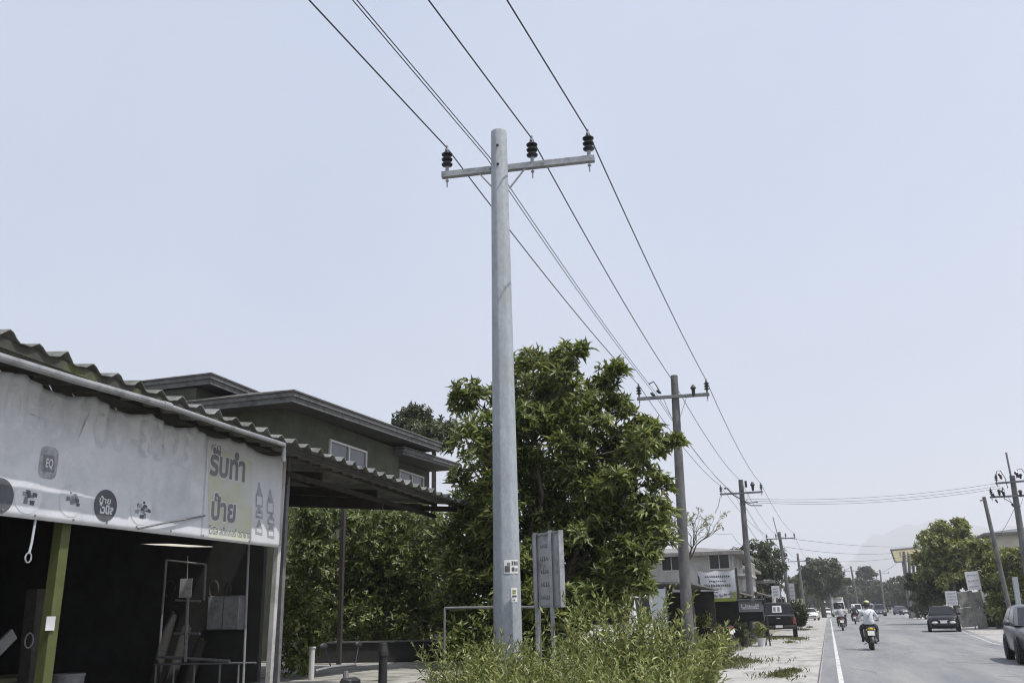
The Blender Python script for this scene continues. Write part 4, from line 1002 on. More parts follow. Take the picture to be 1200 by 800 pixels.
bu = MB(); bu.box((0, -2.56, .56), (1.7, .16, .16)); bu.build('bumper', 'black', pk, bevel=.03)
bp = MB(); bp.box((0, -2.65, .60), (.36, .012, .13)); bp.build('number_plate', 'plate', pk)
rl = MB(); rl.tube([(-.82, -2.4, 1.1), (-.82, -2.35, 1.17), (.82, -2.35, 1.17), (.82, -2.4, 1.1)], .025, 6); rl.build('bed_rail', 'old_steel', pk)
for s in (-1, 1):
    l = MB(); l.box((s * .80, -2.47, .86), (.13, .07, .3)); l.build('tail_light', 'red_lamp', pk, bevel=.015)
    m_ = MB(); m_.ell((s * 1.0, 1.0, 1.2), (.11, .08, .12), 10, 8); m_.beam((s * .82, 1.0, 1.12), (s * .95, 1.0, 1.16), .03, .03); m_.build('wing_mirror', 'black', pk)
    for y in (-1.45, 1.5):
        a_ = MB(); a_.lathe([(.44, 0), (.44, .012), (0, .012)], 22, (s * .897, y, .38), (s, 0, 0)); a_.build('wheel_arch', 'black', pk)
        wheel(pk, s * .80, y, .36, .24)

# white van behind the shrubs and the shed beside it
vb = P(728, 735, Z=0)
make_car('white_van', 'white van parked behind the shrubs under the big tree, mostly hidden', 'van', (-7.2, 26.9, 0), R(84), 'car_white', VAN, (2.0, -2.3, 1.2, -2.2, .86, .76, 1.08, 1.98), VW, 'van')

# ------------------------------------------------------------------ scooters and riders
def make_scooter(label, loc, rz, group=None, lamp='red_lamp', dark='black'):
    t = thing('scooter', label, 'motor scooter', loc, rz, group)
    for y, wd in ((-.56, .13), (.68, .1)):
        q = MB(); r = .27
        q.lathe([(r * .68, -wd / 2), (r * .9, -wd / 2), (r, -wd * .25), (r, wd * .25), (r * .9, wd / 2), (r * .68, wd / 2)], 20, (0, y, r), (1, 0, 0)); o = q.build('wheel', 'rubber', t)
        q = MB(); q.lathe([(r * .7, -.02), (r * .7, .02), (.05, .03), (.05, -.03)], 14, (0, y, r), (1, 0, 0))
        q.build('rim', 'rim', o)
    b = MB()
    def ring(y, w_, z0, z1): return [V(-w_ * .6, y, z0), V(w_ * .6, y, z0), V(w_, y, z0 + (z1 - z0) * .45), V(w_ * .8, y, z1), V(-w_ * .8, y, z1), V(-w_, y, z0 + (z1 - z0) * .45)]
    b.loft([ring(-.86, .11, .62, .80), ring(-.75, .18, .50, .82), ring(-.4, .21, .36, .74), ring(-.05, .20, .26, .70), ring(.02, .16, .24, .34), ring(.36, .17, .24, .32), ring(.42, .19, .26, .5), ring(.56, .16, .5, .92), ring(.66, .10, .66, .90)])
    b.build('body', dark, t, bevel=.015)
    s = MB(); s.loft([ring(-.78, .12, .80, .85), ring(-.5, .15, .73, .82), ring(-.1, .14, .69, .76), ring(.04, .09, .68, .72)]); s.build('seat', 'rubber', t, bevel=.012)
    f = MB(); f.loft([ring(.5, .06, .52, .56), ring(.68, .07, .57, .61), ring(.88, .06, .44, .48)]); f.build('front_mudguard', dark, t)
    f = MB(); f.loft([ring(-.60, .08, .54, .57), ring(-.84, .085, .44, .47), ring(-.95, .075, .27, .30)]); f.build('rear_mudguard', 'black', t)
    f = MB()
    for s_ in (-1, 1): f.tube([(s_ * .07, .68, .27), (s_ * .06, .60, .62)], .022, 6)
    f.tube([(0, .58, .6), (0, .52, .98)], .03, 8); f.tube([(-.33, .40, 1.0), (-.18, .50, 1.03), (.18, .50, 1.03), (.33, .40, 1.0)], .016, 8); f.build('handlebar', 'old_steel', t)
    for s_ in (-1, 1):
        m_ = MB(); m_.tube([(s_ * .2, .49, 1.03), (s_ * .27, .47, 1.2)], .007, 5); m_.ell((s_ * .29, .46, 1.23), (.06, .02, .04), 10, 6); m_.build('mirror', 'black', t)
    m_ = MB(); m_.ell((0, -.86, .74), (.10, .045, .055), 12, 8); m_.build('tail_light', lamp, t)
    for s_ in (-1, 1):
        m_ = MB(); m_.ell((s_ * .13, -.82, .71), (.035, .04, .03), 8, 6); m_.build('indicator', 'amber_lamp', t)
    m_ = MB(); m_.box((0, -.925, .60), (.23, .01, .16), m=Matrix.Rotation(R(-12), 3, 'X')); m_.build('number_plate', 'plate', t)
    m_ = MB(); m_.tube([(.13, .0, .24), (.15, -.4, .27), (.16, -.78, .36)], [.03, .055, .05], 10); m_.build('exhaust', 'old_steel', t)
    m_ = MB(); m_.ell((0, .67, .78), (.08, .05, .06), 10, 8); m_.build('headlight', 'clear_lamp', t)
    m_ = MB(); m_.tube([(-.10, -.15, .26), (-.24, -.12, .2)], .014, 6); m_.tube([(.10, -.15, .26), (.26, -.12, .2)], .014, 6); m_.build('footrest', 'old_steel', t)
    return t
def skin_mesh(name, verts, edges, mats, pick, parent, sub=1):
    me = bpy.data.meshes.new(name); me.from_pydata([v[0] for v in verts], edges, [])
    o = bpy.data.objects.new(name + '_src', me); COL.objects.link(o)
    sk = o.modifiers.new('skin', 'SKIN'); sk.use_smooth_shade = True
    if not me.skin_vertices: 
        bpy.context.view_layer.objects.active = o
    for i, v in enumerate(verts):
        r = v[1]; me.skin_vertices[0].data[i].radius = (r, r) if not hasattr(r, '__len__') else r
        me.skin_vertices[0].data[i].use_root = (i == 0)
    ss = o.modifiers.new('sub', 'SUBSURF'); ss.levels = sub; ss.render_levels = sub
    bpy.context.view_layer.update()
    nm = bpy.data.meshes.new_from_object(o.evaluated_get(bpy.context.evaluated_depsgraph_get()))
    bpy.data.objects.remove(o); nm.name = name; nm.materials.clear()
    for m in mats: nm.materials.append(M[m])
    for p in nm.polygons: p.material_index = pick(p.center); p.use_smooth = True
    q = bpy.data.objects.new(name, nm); COL.objects.link(q); q.parent = parent
    return q
def make_rider(label, loc, rz, shirt, helmet, group, straps=False):
    """a person seated on a scooter at loc, seen from behind: hands on the grips, feet on the footboard"""
    t = thing('person', label, 'person', loc, rz, group)
    v = [((0, -.28, .86), (.19, .15)), ((0, -.27, 1.03), (.165, .12)), ((0, -.22, 1.22), (.19, .13)), ((0, -.18, 1.33), (.15, .10)), ((0, -.15, 1.42), .062), ((0, -.12, 1.50), .075), ((0, -.10, 1.58), .09), ((0, -.10, 1.64), .07)]
    e = [(0, 1), (1, 2), (2, 3), (3, 4), (4, 5), (5, 6), (6, 7)]
    v.append(((0, .0, 1.54), .018)); e.append((6, 8))                       # nose
    for s in (-1, 1):
        n = len(v)
        v += [((s * .19, -.18, 1.33), .075), ((s * .30, -.06, 1.17), .058), ((s * .37, .06, 1.04), .046), ((s * .35, .24, 1.03), .038), ((s * .32, .37, 1.02), .028), ((s * .31, .42, 1.02), (.036, .022))]
        e += [(3, n), (n, n + 1), (n + 1, n + 2), (n + 2, n + 3), (n + 3, n + 4), (n + 4, n + 5)]
        for k in range(4):
            f = len(v); x = s * (.285 + .018 * k)
            v += [((x, .46, 1.022 + .004 * (k % 2)), .009), ((x, .475, .998), .0085), ((x, .45, .985), .008)]
            e += [(n + 5, f), (f, f + 1), (f + 1, f + 2)]
        f = len(v); v += [((s * .275, .41, 1.005), .010), ((s * .268, .44, .988), .009)]; e += [(n + 5, f), (f, f + 1)]
        n = len(v)
        v += [((s * .13, -.20, .84), .12), ((s * .24, .10, .80), .10), ((s * .27, .20, .73), .082), ((s * .26, .10, .55), .068), ((s * .25, -.02, .38), .052), ((s * .25, .0, .315), .055), ((s * .27, .14, .30), .045)]
        e += [(0, n)] + [(n + i, n + i + 1) for i in range(6)]
    def pick(c):
        if c.z > 1.44 and abs(c.x) < .2: return 0
        if c.z > .93 and c.y < .02 and (abs(c.x) < .36): return 1
        if c.z > .97 and c.y >= -.02: return 0 if c.y > .10 else 1
        if c.z < .36: return 3
        return 2
    skin_mesh('body', v, e, ['skin', shirt, 'trousers', 'black'], pick, t)
    h = MB(); h.ell((0, -.11, 1.585), (.135, .16, .145), 18, 12); o = h.build('helmet', 'helmet_dark' if helmet == 'helmet_yellow' else helmet, t)
    b = MB(); b.lathe([(.143, 0), (.147, .02), (.143, .04)], 18, (0, -.11, 1.55), (0, 0, 1)); b.build('helmet_band', 'helmet_dark', o)
    if helmet == 'helmet_yellow':
        b = MB(); b.ell((0.01, -.12, 1.66), (.105, .125, .078), 16, 10); b.build('helmet_top', 'helmet_yellow', o)
    b = MB(); b.ell((0, .035, 1.57), (.10, .03, .06), 10, 8); b.build('visor', 'glass', o)
    if straps:
        b = MB()
        for s in (-1, 1): b.beam((s * .12, -.325, 1.34), (-s * .12, -.395, 1.06), .035, .012)
        b.build('back_strap', 'strap', t)
    return t
r1 = P(1022.5, 761.5, Z=0); r2 = P(988, 738.5, Z=0); r3 = P(1003, 731, Z=0)
RY = R(1)
make_scooter('black scooter nearest the camera with a white number plate, on the open road', (r1.x, r1.y + .56, 0), RY, 'scooters on the road', 'amber_lamp')
make_rider('rider in white shirt with crossed straps and yellow and black helmet', (r1.x, r1.y + .56, 0), RY, 'shirt_white', 'helmet_yellow', 'riders on the road', True)
make_scooter('dark scooter under the pale shirted rider beside the white road line', (r2.x, r2.y + .56, 0), R(0), 'scooters on the road')
make_rider('rider in a pale grey shirt and dark helmet beside the white road line', (r2.x, r2.y + .56, 0), R(0), 'shirt_grey', 'helmet_dark', 'riders on the road')
make_scooter('farthest dark scooter, under the black jacketed rider', (r3.x, r3.y + .56, 0), R(-2), 'scooters on the road')
make_rider('rider in a black jacket and pale helmet between the two pale shirted riders', (r3.x, r3.y + .56, 0), R(-2), 'shirt_black', 'helmet_white', 'riders on the road')
sc = make_scooter('dark scooter with its front wheel showing on the shop yard, lower left', (-5.35, 9.1, .0), R(-100), 'parked scooters')
y3 = 'parked scooters'
for lab, loc, rz in (('dark parked scooter at the left post of the hanging signboard', (-5.45, 41.3, 0), R(62)), ('dark parked scooter between the signboard’s right post and the food cart', (-4.72, 41.9, 0), R(50)), ('dark parked scooter just behind the hanging signboard', (-5.1, 44.6, 0), R(80))):
    dup(sc, lab, loc, rz, y3)
# ------------------------------------------------------------------ street furniture near the pole
sg = thing('roadside_sign', 'tall grey sign board seen from behind on two steel posts beside the concrete pole', 'sign', P(644, 760, D=12.0) - V(0, 0, .9))
sl_ = P(628, 712, D=12.15); sr_ = P(660, 712, D=11.85); ztop = P(645, 623, D=12).z; zbot = sl_.z
dr = V(sr_.x - sl_.x, sr_.y - sl_.y, 0); 
back_n = V(dr.y, -dr.x, 0).normalized()      # towards the camera
a = V(sl_.x, sl_.y, 0); b = V(sr_.x, sr_.y, 0)
# the board turns away: stretch it in depth
a = a + V(-.03, .14, 0); b = b + V(.03, -.14, 0) * .6; dr = b - a; wdt = dr.length; du = dr.normalized(); back_n = V(du.y, -du.x, 0)
mz = Matrix.Rotation(math.atan2(du.y, du.x), 3, 'Z'); c = (a + b) / 2
MB().box((c.x, c.y, (ztop + zbot) / 2), (wdt, .02, ztop - zbot), m=mz).build('panel', 'sign_back', sg, world=True)
fr = MB()
for z in (zbot + .015, ztop - .015): fr.box((c.x, c.y, z), (wdt + .03, .06, .03), m=mz)
for p in (a, b): fr.box((p.x, p.y, (ztop + zbot) / 2), (.03, .07, ztop - zbot), m=mz)
fr.build('frame', 'galvanised', sg, world=True)
for u in (.12, .72):
    p = a + dr * u + back_n * .045; MB().beam((p.x, p.y, 0), (p.x, p.y, ztop + .01), .04, .045).build('post', 'galvanised', sg, world=True)
lt = MB(); g = random.Random(4)
for row in range(5):
    z = ztop - .17 - row * .16 ; u = .22; 
    while u < .62:
        wv = g.uniform(.04, .08); h_ = g.uniform(.035, .07); p = a + dr * (u + wv / 2) + back_n * .0115
        lt.box((p.x, p.y, z), (wv * wdt * .45, .003, h_), m=mz); p = p + du * wv * wdt * .3; lt.box((p.x, p.y, z - h_ * .3), (wv * wdt * .7, .003, h_ * .3), m=mz); u += wv + .02
lt.build('faint_lettering', 'old_steel', sg, world=True)
rl = thing('pipe_rail', 'grey pipe rail beside the yard behind the concrete pole', 'railing', P(575, 750, D=14) - V(0, 0, .6))
r_ = MB(); pa, pb2, pc = P(521, 712, D=14), P(575, 711, D=13.9), P(632, 711, D=13.8)
r_.tube([pa, pb2, pc], .018, 8); r_.tube([P(520, 722, D=14) - V(0, 0, 1.4), pa], .018, 8); r_.tube([pc - V(0, 0, 1.5), pc], .018, 8)
r_.build('pipes', 'old_steel', rl, world=True)
bt = P(449, 766, D=13.6)
bl = thing('bollard', 'dark bollard with a rounded cap at the front of the yard', 'bollard', (bt.x, bt.y, .6))
MB().lathe([(.065, -.3), (.06, bt.z - .62), (.075, bt.z - .62), (.075, bt.z - .55), (.062, bt.z - .52), (.055, bt.z - .46), (.0, bt.z - .43)], 14).build('post', 'black', bl)
wp = P(366, 757, D=15.5)
wt = thing('marker_post', 'short white painted marker post beside the parked scooter', 'marker post', (wp.x, wp.y, .6))
MB().lathe([(.045, -.05), (.045, wp.z - .64), (.06, wp.z - .62), (.05, wp.z - .6), (0, wp.z - .6)], 10).build('post', 'white_paint', wt)
lw0 = P(336, 777, Z=.6); lw1 = P(545, 774, Z=.6)
lw = thing('low_wall', 'dark low kerb wall in front of the hedge', 'wall', ((lw0.x + lw1.x) / 2, (lw0.y + lw1.y) / 2, .55))
lh = P(440, 752, D=(lw0.xy.length + lw1.xy.length) / 2).z
MB().beam(V(lw0.x, lw0.y, (.5 + lh) / 2), V(lw1.x, lw1.y, (.5 + lh) / 2), .18, lh - .5).build('wall', 'shadow_wall', lw, world=True, bevel=.01)
MB().beam(V(lw0.x, lw0.y, lh + .012), V(lw1.x, lw1.y, lh + .012), .24, .03).build('coping', 'old_concrete', lw, world=True)

# ------------------------------------------------------------------ stalls, sign board and buildings along the left
sb = thing('hanging_signboard', 'white roadside signboard with a lime lower edge hung between two timber posts', 'sign', (-5.1, 44, 0))
ya_ = 43.6; p0 = P(820, 705, Y=ya_); p1 = P(860.5, 667, Y=ya_)
for px, pt, pb_y in ((819, 668, 752), (863, 665, 757)):
    t = P(px, pt, Y=ya_ + .05); MB().beam((t.x, t.y, 0), (t.x - .03, t.y, t.z), .08, .08).build('post', 'dark_wood', sb, world=True)
sh_ = MB(); n = 20; vs = []
for i in range(n + 1):
    u = i / n; zt = p1.z - .13 * (abs(math.sin(u * math.pi * 2)) if u < .5 else abs(math.sin(u * math.pi * 2))) * .7
    x = p0.x + (p1.x - p0.x) * u
    for v_ in (0, .25, .5, .75, 1): vs.append((x, ya_ + .03 * math.sin(u * 9 + v_ * 3), p0.z + (zt - p0.z) * v_))
sh_.add(vs, [(i * 5 + j, i * 5 + 5 + j, i * 5 + 6 + j, i * 5 + j + 1) for i in range(n) for j in range(4)])
so_ = sh_.build('sheet', 'white_print', sb, world=True, angle=0); s_ = so_.modifiers.new('thickness', 'SOLIDIFY'); s_.thickness = .01
W_, H_ = p1.x - p0.x, p1.z - p0.z
def sbox(u0, v0, u1, v1, m_, nm='print', l=.04):
    MB().box((p0.x + W_ * (u0 + u1) / 2, ya_ - l, p0.z + H_ * (v0 + v1) / 2), (W_ * (u1 - u0), .006, H_ * (v1 - v0))).build(nm, m_, sb, world=True)
sbox(.0, .0, 1, .11, 'lime_print'); sbox(0, .11, .08, .3, 'lime_print'); sbox(.92, .11, 1, .3, 'lime_print')
g = random.Random(12); mm = MB()
for v_, u0, u1, h_ in ((.79, .2, .84, .06), (.64, .3, .72, .045), (.5, .16, .86, .07), (.40, .32, .6, .03)):
    u = u0
    while u < u1:
        wv = g.uniform(.03, .055); mm.box((p0.x + W_ * (u + wv / 2), ya_ - .04, p0.z + H_ * v_), (W_ * wv, .006, H_ * h_ * g.uniform(.6, 1))); mm.box((p0.x + W_ * (u + wv * .3), ya_ - .044, p0.z + H_ * (v_ + h_ * .5)), (W_ * .014, .006, H_ * h_ * .7)); u += wv + .018
mm.build('lettering', 'dark_print', sb, world=True)
mm = MB()
for i in range(26): mm.box((p0.x + W_ * g.uniform(.1, .9), ya_ - .042 - i * .0006, p0.z + H_ * g.uniform(.14, .32)), (W_ * g.uniform(.03, .14), .006, H_ * g.uniform(.02, .07)), m=Matrix.Rotation(g.uniform(-.5, .5), 3, 'Y'))
mm.build('picture', 'grey_print', sb, world=True)

ct_ = thing('food_cart', 'dark street food cart with a pale lettered board on thin legs beside the third pole', 'food cart', (-3.55, 42.6, 0))
q0 = P(867, 728, Y=42.4); q1 = P(893, 703, Y=42.4)
cx, wx = (q0.x + q1.x) / 2, q1.x - q0.x
MB().box((cx, 42.8, (q0.z + q1.z) / 2 - .1), (wx, .8, (q1.z - q0.z) - .2)).build('cabinet', 'pickup_dark', ct_, world=True, bevel=.02)
MB().box((cx, 42.37, q1.z - .24), (wx * .98, .05, .46)).build('board', 'grey_print', ct_, world=True)
mm = MB(); g = random.Random(2)
for i in range(9): mm.box((cx - wx * .36 + wx * .085 * i, 42.335, q1.z - .26 + g.uniform(-.04, .06)), (wx * .06, .01, g.uniform(.06, .17)))
mm.box((cx, 42.333, q1.z - .33), (wx * .7, .01, .035)); mm.build('lettering', 'white_print', ct_, world=True)
MB().box((cx, 42.7, q1.z + .05), (wx * 1.15, 1.2, .05)).build('canopy', 'dark_roof', ct_, world=True)
for sx in (-.46, .46):
    for yy in (42.45, 43.15): MB().beam((cx + wx * sx, yy, 0), (cx + wx * sx, yy, q0.z + .1), .045, .045).build('leg', 'dark_wood', ct_, world=True)
MB().box((cx, 42.8, .42), (wx * .9, .6, .05)).build('shelf', 'old_steel', ct_, world=True)
fp = P(900, 728, Y=42.2)
ft = thing('timber_frame', 'thin dark timber post frame standing in front of the pickup’s left side', 'post', (fp.x, 42.2, 0))
MB().beam((fp.x, 42.2, 0), (fp.x - .05, 42.2, P(899, 700, Y=42.2).z), .06, .06).build('post', 'dark_wood', ft, world=True)
pot = P(892, 748, Y=41.9)
pt_ = thing('potted_plant', 'potted plant with a white pot standing by the food cart', 'potted plant', (pot.x, 41.9, 0))
MB().lathe([(.13, 0), (.19, .32), (.2, .34), (.16, .34)], 14).build('pot', 'white_print', pt_)
cl = [((pot.x + rnd.uniform(-.15, .15), 41.9 + rnd.uniform(-.15, .15), .5 + .12 * i), .16) for i in range(4)]
leaf_mesh('foliage', *rosettes(*clump_points(cl, 14), 6, .16, .05), 'leaf_young', pt_)

for k, (px, py, lab) in enumerate(((846, 752, 'leafy plant in a dark pot at the foot of the signboard'), (872, 750, 'small plant in a dark pot under the food cart board'), (812, 748, 'dark potted plant by the second pole’s foot'))):
    c = P(px, py, Y=40.6 + .5 * k); t = thing('potted_plant', lab, 'potted plant', (c.x, c.y, 0), 0, 'dark potted plants')
    MB().lathe([(.12, 0), (.17, .28), (.18, .3), (.14, .3)], 12).build('pot', 'black', t)
    cl = [((c.x + rnd.uniform(-.18, .18), c.y + rnd.uniform(-.15, .15), .42 + .13 * i), .17) for i in range(4)]
    leaf_mesh('foliage', *rosettes(*clump_points(cl, 12), 6, .18, .06), 'leaf_dark' if k else 'leaf_young', t)
def shed(label, x0, x1, y0, y1, z0, z1, m_, posts, rz=0, wall=True):
    t = thing('shed', label, 'shed', ((x0 + x1) / 2, (y0 + y1) / 2, 0))
    MB().slab([V(x1, y0, z0), V(x1, y1, z0 * .97), V(x0, y1, z1), V(x0, y0, z1)], .06).build('roof', m_, t, world=True)
    for x, y in posts: MB().beam((x, y, 0), (x, y, z0 + (z1 - z0) * (x1 - x) / (x1 - x0) - .03), .09, .09).build('post', 'dark_wood', t, world=True)
    if wall: 
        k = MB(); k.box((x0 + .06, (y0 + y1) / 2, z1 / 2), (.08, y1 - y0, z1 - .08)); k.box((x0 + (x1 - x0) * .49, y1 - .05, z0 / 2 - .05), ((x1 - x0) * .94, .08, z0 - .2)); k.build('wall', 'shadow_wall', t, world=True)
    return t
z_a = P(800, 688, Y=36).z
shed('low dark roofed shed behind the second pole and the shrubs', -9.6, P(812, 690, Y=33.5).x, 33.5, 41.8, 2.45, 2.75, 'dark_roof', [(-4.6, 33.7), (-5.6, 41.5), (-8.5, 33.7)])
e0 = P(862, 690, Y=44.5); e1 = P(915, 703, Y=56)
shed('open roadside shelter with a sagging dark roof over the parked scooters', -8.2, -3.75, 44.2, 52.5, 2.28, 2.75, 'rust_roof', [(-3.9, 47.4), (-3.9, 52.2), (-7.9, 44.4)])
shed('low grey shop awning beyond the pickup', -8.0, -3.9, 57.5, 74, 2.5, 2.9, 'rust_roof', [(-4.0, 57.7), (-4.0, 65), (-4.0, 73.7)])
dp = MB(); 
fb = thing('panel_fence', 'bluish white sheet panel hung beside the white van behind the shrubs', 'panel', P(770, 740, Y=30.5))
a = P(757, 690, Y=30.5); b = P(781, 722, Y=30.5); MB().box(((a.x + b.x) / 2, 30.5, (a.z + b.z) / 2 - .2), (b.x - a.x, .04, a.z - b.z + .4)).build('sheet', 'cloth', fb, world=True)
for x in (a.x, b.x): MB().beam((x, 30.55, 0), (x, 30.55, a.z + .06), .06, .06).build('post', 'old_steel', fb, world=True)

def building(name, label, x0, x1, y0, y1, zt, wall_m, roof_m, wins=(), over=.5, rise=.8, side='x', extra=None):
    t = thing(name, label, 'building', ((x0 + x1) / 2, (y0 + y1) / 2, 0))
    MB().box(((x0 + x1) / 2, (y0 + y1) / 2, zt / 2), (x1 - x0, y1 - y0, zt)).build('wall', wall_m, t, world=True)
    r_ = MB(); xm = (x0 + x1) / 2; ym = (y0 + y1) / 2
    e = [V(x0 - over, y0 - over, zt - .05), V(x1 + over, y0 - over, zt - .05), V(x1 + over, y1 + over, zt - .05), V(x0 - over, y1 + over, zt - .05)]
    if x1 - x0 > y1 - y0: r0, r1 = V(x0 + (y1 - y0) * .35, ym, zt + rise), V(x1 - (y1 - y0) * .35, ym, zt + rise); fs = [(0, 1, 5, 4), (1, 2, 5), (2, 3, 4, 5), (3, 0, 4)]
    else: r0, r1 = V(xm, y0 + (x1 - x0) * .35, zt + rise), V(xm, y1 - (x1 - x0) * .35, zt + rise); fs = [(0, 1, 4), (1, 2, 5, 4), (2, 3, 5), (3, 0, 4, 5)]
    lo = [p - V(0, 0, .22) for p in e]
    r_.add(e + [r0, r1] + lo, fs + [(i, 6 + i, 6 + (i + 1) % 4, (i + 1) % 4) for i in range(4)] + [(9, 8, 7, 6)])
    r_.build('roof', roof_m, t, world=True, angle=20)
    for fc, u, z, ww, hh in wins:               # fc 'y': wall facing the camera, 'x': wall facing +x, '-x'
        f = MB(); k = .07
        def bx(a, zc, w_, h_, d_, o_): 
            if fc == 'y': f_.box((a, y0 - o_, zc), (w_, d_, h_))
            elif fc == 'x': f_.box((x1 + o_, a, zc), (d_, w_, h_))
            else: f_.box((x0 - o_, a, zc), (d_, w_, h_))
        f_ = f
        for s in (-1, 1): bx(u + s * ww / 2, z, k, hh + k, .08, .03); bx(u, z + s * hh / 2, ww - k, k, .08, .03)
        bx(u, z, k * .7, hh - k, .06, .03)
        o = f.build('window', 'frame_white', t, world=True)
        f_ = MB(); bx(u, z, ww - k, hh - k, .02, .012); f_.build('pane', 'glass', o, world=True)
    return t
wb = P(868, 636, Y=62); wl_ = P(690, 636, Y=62)
bw = building('white_building', 'white two storey building with a grey roof behind the second pole and bare tree', wl_.x, P(856, 640, Y=62).x, 62, 70, P(850, 645, Y=62).z, 'white_wall', 'rust_roof',
         [('x', 64.5, 4.9, 1.2, 1.2), ('x', 68, 4.9, 1.2, 1.2), ('y', -6.4, 4.6, 1.3, 1.1), ('y', -9.5, 4.6, 1.3, 1.1)], over=.8, rise=.55)
bx_ = P(860, 668, Y=63)
MB().box((bx_.x + .3, 66, bx_.z - .3), (1.3, 7.4, .14)).build('balcony', 'white_wall', bw, world=True)
b_ = MB()
for yy in np.arange(62.6, 69.6, .5): b_.box((bx_.x + .9, yy, bx_.z + .15), (.05, .05, .8))
b_.box((bx_.x + .9, 66, bx_.z + .58), (.06, 7.4, .06)); b_.build('balustrade', 'cream_wall', bw, world=True)
building('low_building', 'low pale shop house with a grey roof beyond the leaning pole', -9.5, -4.6, 84, 92, 3.9, 'white_wall', 'rust_roof', [('y', -6.0, 2.6, 1.2, 1.0), ('x', 87, 2.6, 1.4, 1.1)], rise=.7)
building('low_building', 'small pale building between the green tree and the left roadside tree', -9.5, -5.2, 108, 116, 4.2, 'cream_wall', 'dark_roof', [('y', -6.6, 2.8, 1.2, 1.0)], rise=.8)
building('cream_building', 'cream building with a dark roof edge behind the right hand tree', P(1162, 640, Y=88).x, 24, 88, 100, P(1175, 623, Y=88).z, 'cream_wall', 'dark_roof', [('y', 17.6, 5.0, 1.2, 1.0), ('y', 20.5, 5.0, 1.2, 1.0)], over=.5, rise=.7)

# more shop fronts, awnings and hanging signs down the left side
building('low_building', 'low white shop house right behind the pickup’s cab', -10.5, -5.6, 74.5, 82, 4.6, 'white_wall', 'rust_roof', [('y', -6.9, 2.9, 1.1, 1.0), ('x', 77, 3.0, 1.4, 1.1)], rise=.8)
shed('open awning shop between the two low shop houses', -8.5, -4.2, 92.6, 105, 2.7, 3.1, 'dark_roof', [(-4.3, 93), (-4.3, 98.5), (-4.3, 104.7)])
def hang_sign(label, px0, py0, px1, py1, Y, m_, post=True):
    a = P(px0, py1, Y=Y); b = P(px1, py0, Y=Y); t = thing('shop_sign', label, 'sign', ((a.x + b.x) / 2, Y, 0), 0, 'small shop signs on the left')
    MB().box((0, 0, (a.z + b.z) / 2), (b.x - a.x, .12, b.z - a.z)).build('panel', m_, t)
    l = MB(); g = random.Random(int(px0)); w_ = b.x - a.x; h_ = b.z - a.z
    for r_i in range(3): l.box((g.uniform(-.05, .05) * w_, -.066, a.z + h_ * (.25 + .25 * r_i)), (w_ * g.uniform(.5, .75), .012, h_ * .1))
    l.build('lettering', 'mid_print' if m_ != 'mid_print' else 'white_print', t)
    MB().beam((b.x - (a.x + b.x) / 2 + .06, .0, 0), (b.x - (a.x + b.x) / 2 + .06, .0, b.z + .2), .08, .08).build('post', 'old_steel', t)
hang_sign('small white sign on a post at the far end of the pickup awning', 905, 686, 913, 700, 76, 'white_print')
hang_sign('narrow upright pale sign beyond the leaning pole', 926, 683, 930, 702, 100, 'cloth')
hang_sign('small yellow sign low by the left roadside tree', 935, 701, 941, 708, 112, 'tan_board')
for (px, py, pb, Y, lab) in ((905, 655, 700, 84, 'thin old service pole just left of the leaning pole'), (918, 662, 704, 100, 'thin service pole just right of the leaning pole’s foot')):
    a = P(px, py, Y=Y); t = thing('service_pole', lab, 'pole', (a.x + .12, Y, 0), 0, 'thin service poles')
    MB().beam((0, 0, 0), (-.12, 0, a.z), .13, .13).build('shaft', 'old_concrete', t)
    MB().beam((-.6, -.05, a.z - .35), (.4, -.05, a.z - .3), .06, .08).build('crossarm', 'old_steel', t)
# billboard and signs on the right
bbt = thing('billboard', 'faded tan billboard high above the far right side of the road', 'billboard', (10.5, 134, 0))
c4 = [P(1044, 644, Y=131), P(1078, 641, Y=137), P(1078, 657, Y=137), P(1049, 658, Y=131)]
b_ = MB(); dd = V(.25, .6, 0); b_.add(c4 + [p + dd for p in c4], [(3, 2, 1, 0), (4, 5, 6, 7)] + [(i, (i + 1) % 4, 4 + (i + 1) % 4, 4 + i) for i in range(4)]); b_.build('panel', 'tan_board', bbt, world=True)
b_ = MB(); b_.tube([c4[3], c4[0], c4[1]], .12, 6); b_.tube([c4[3], c4[2]], .1, 6); b_.build('frame', 'dark_roof', bbt, world=True)
for f in (.25, .8):
    p = c4[3].lerp(c4[2], f) + dd * .6; MB().beam((p.x, p.y, 0), (p.x, p.y, p.z + .8), .22, .22).build('post', 'old_steel', bbt, world=True)
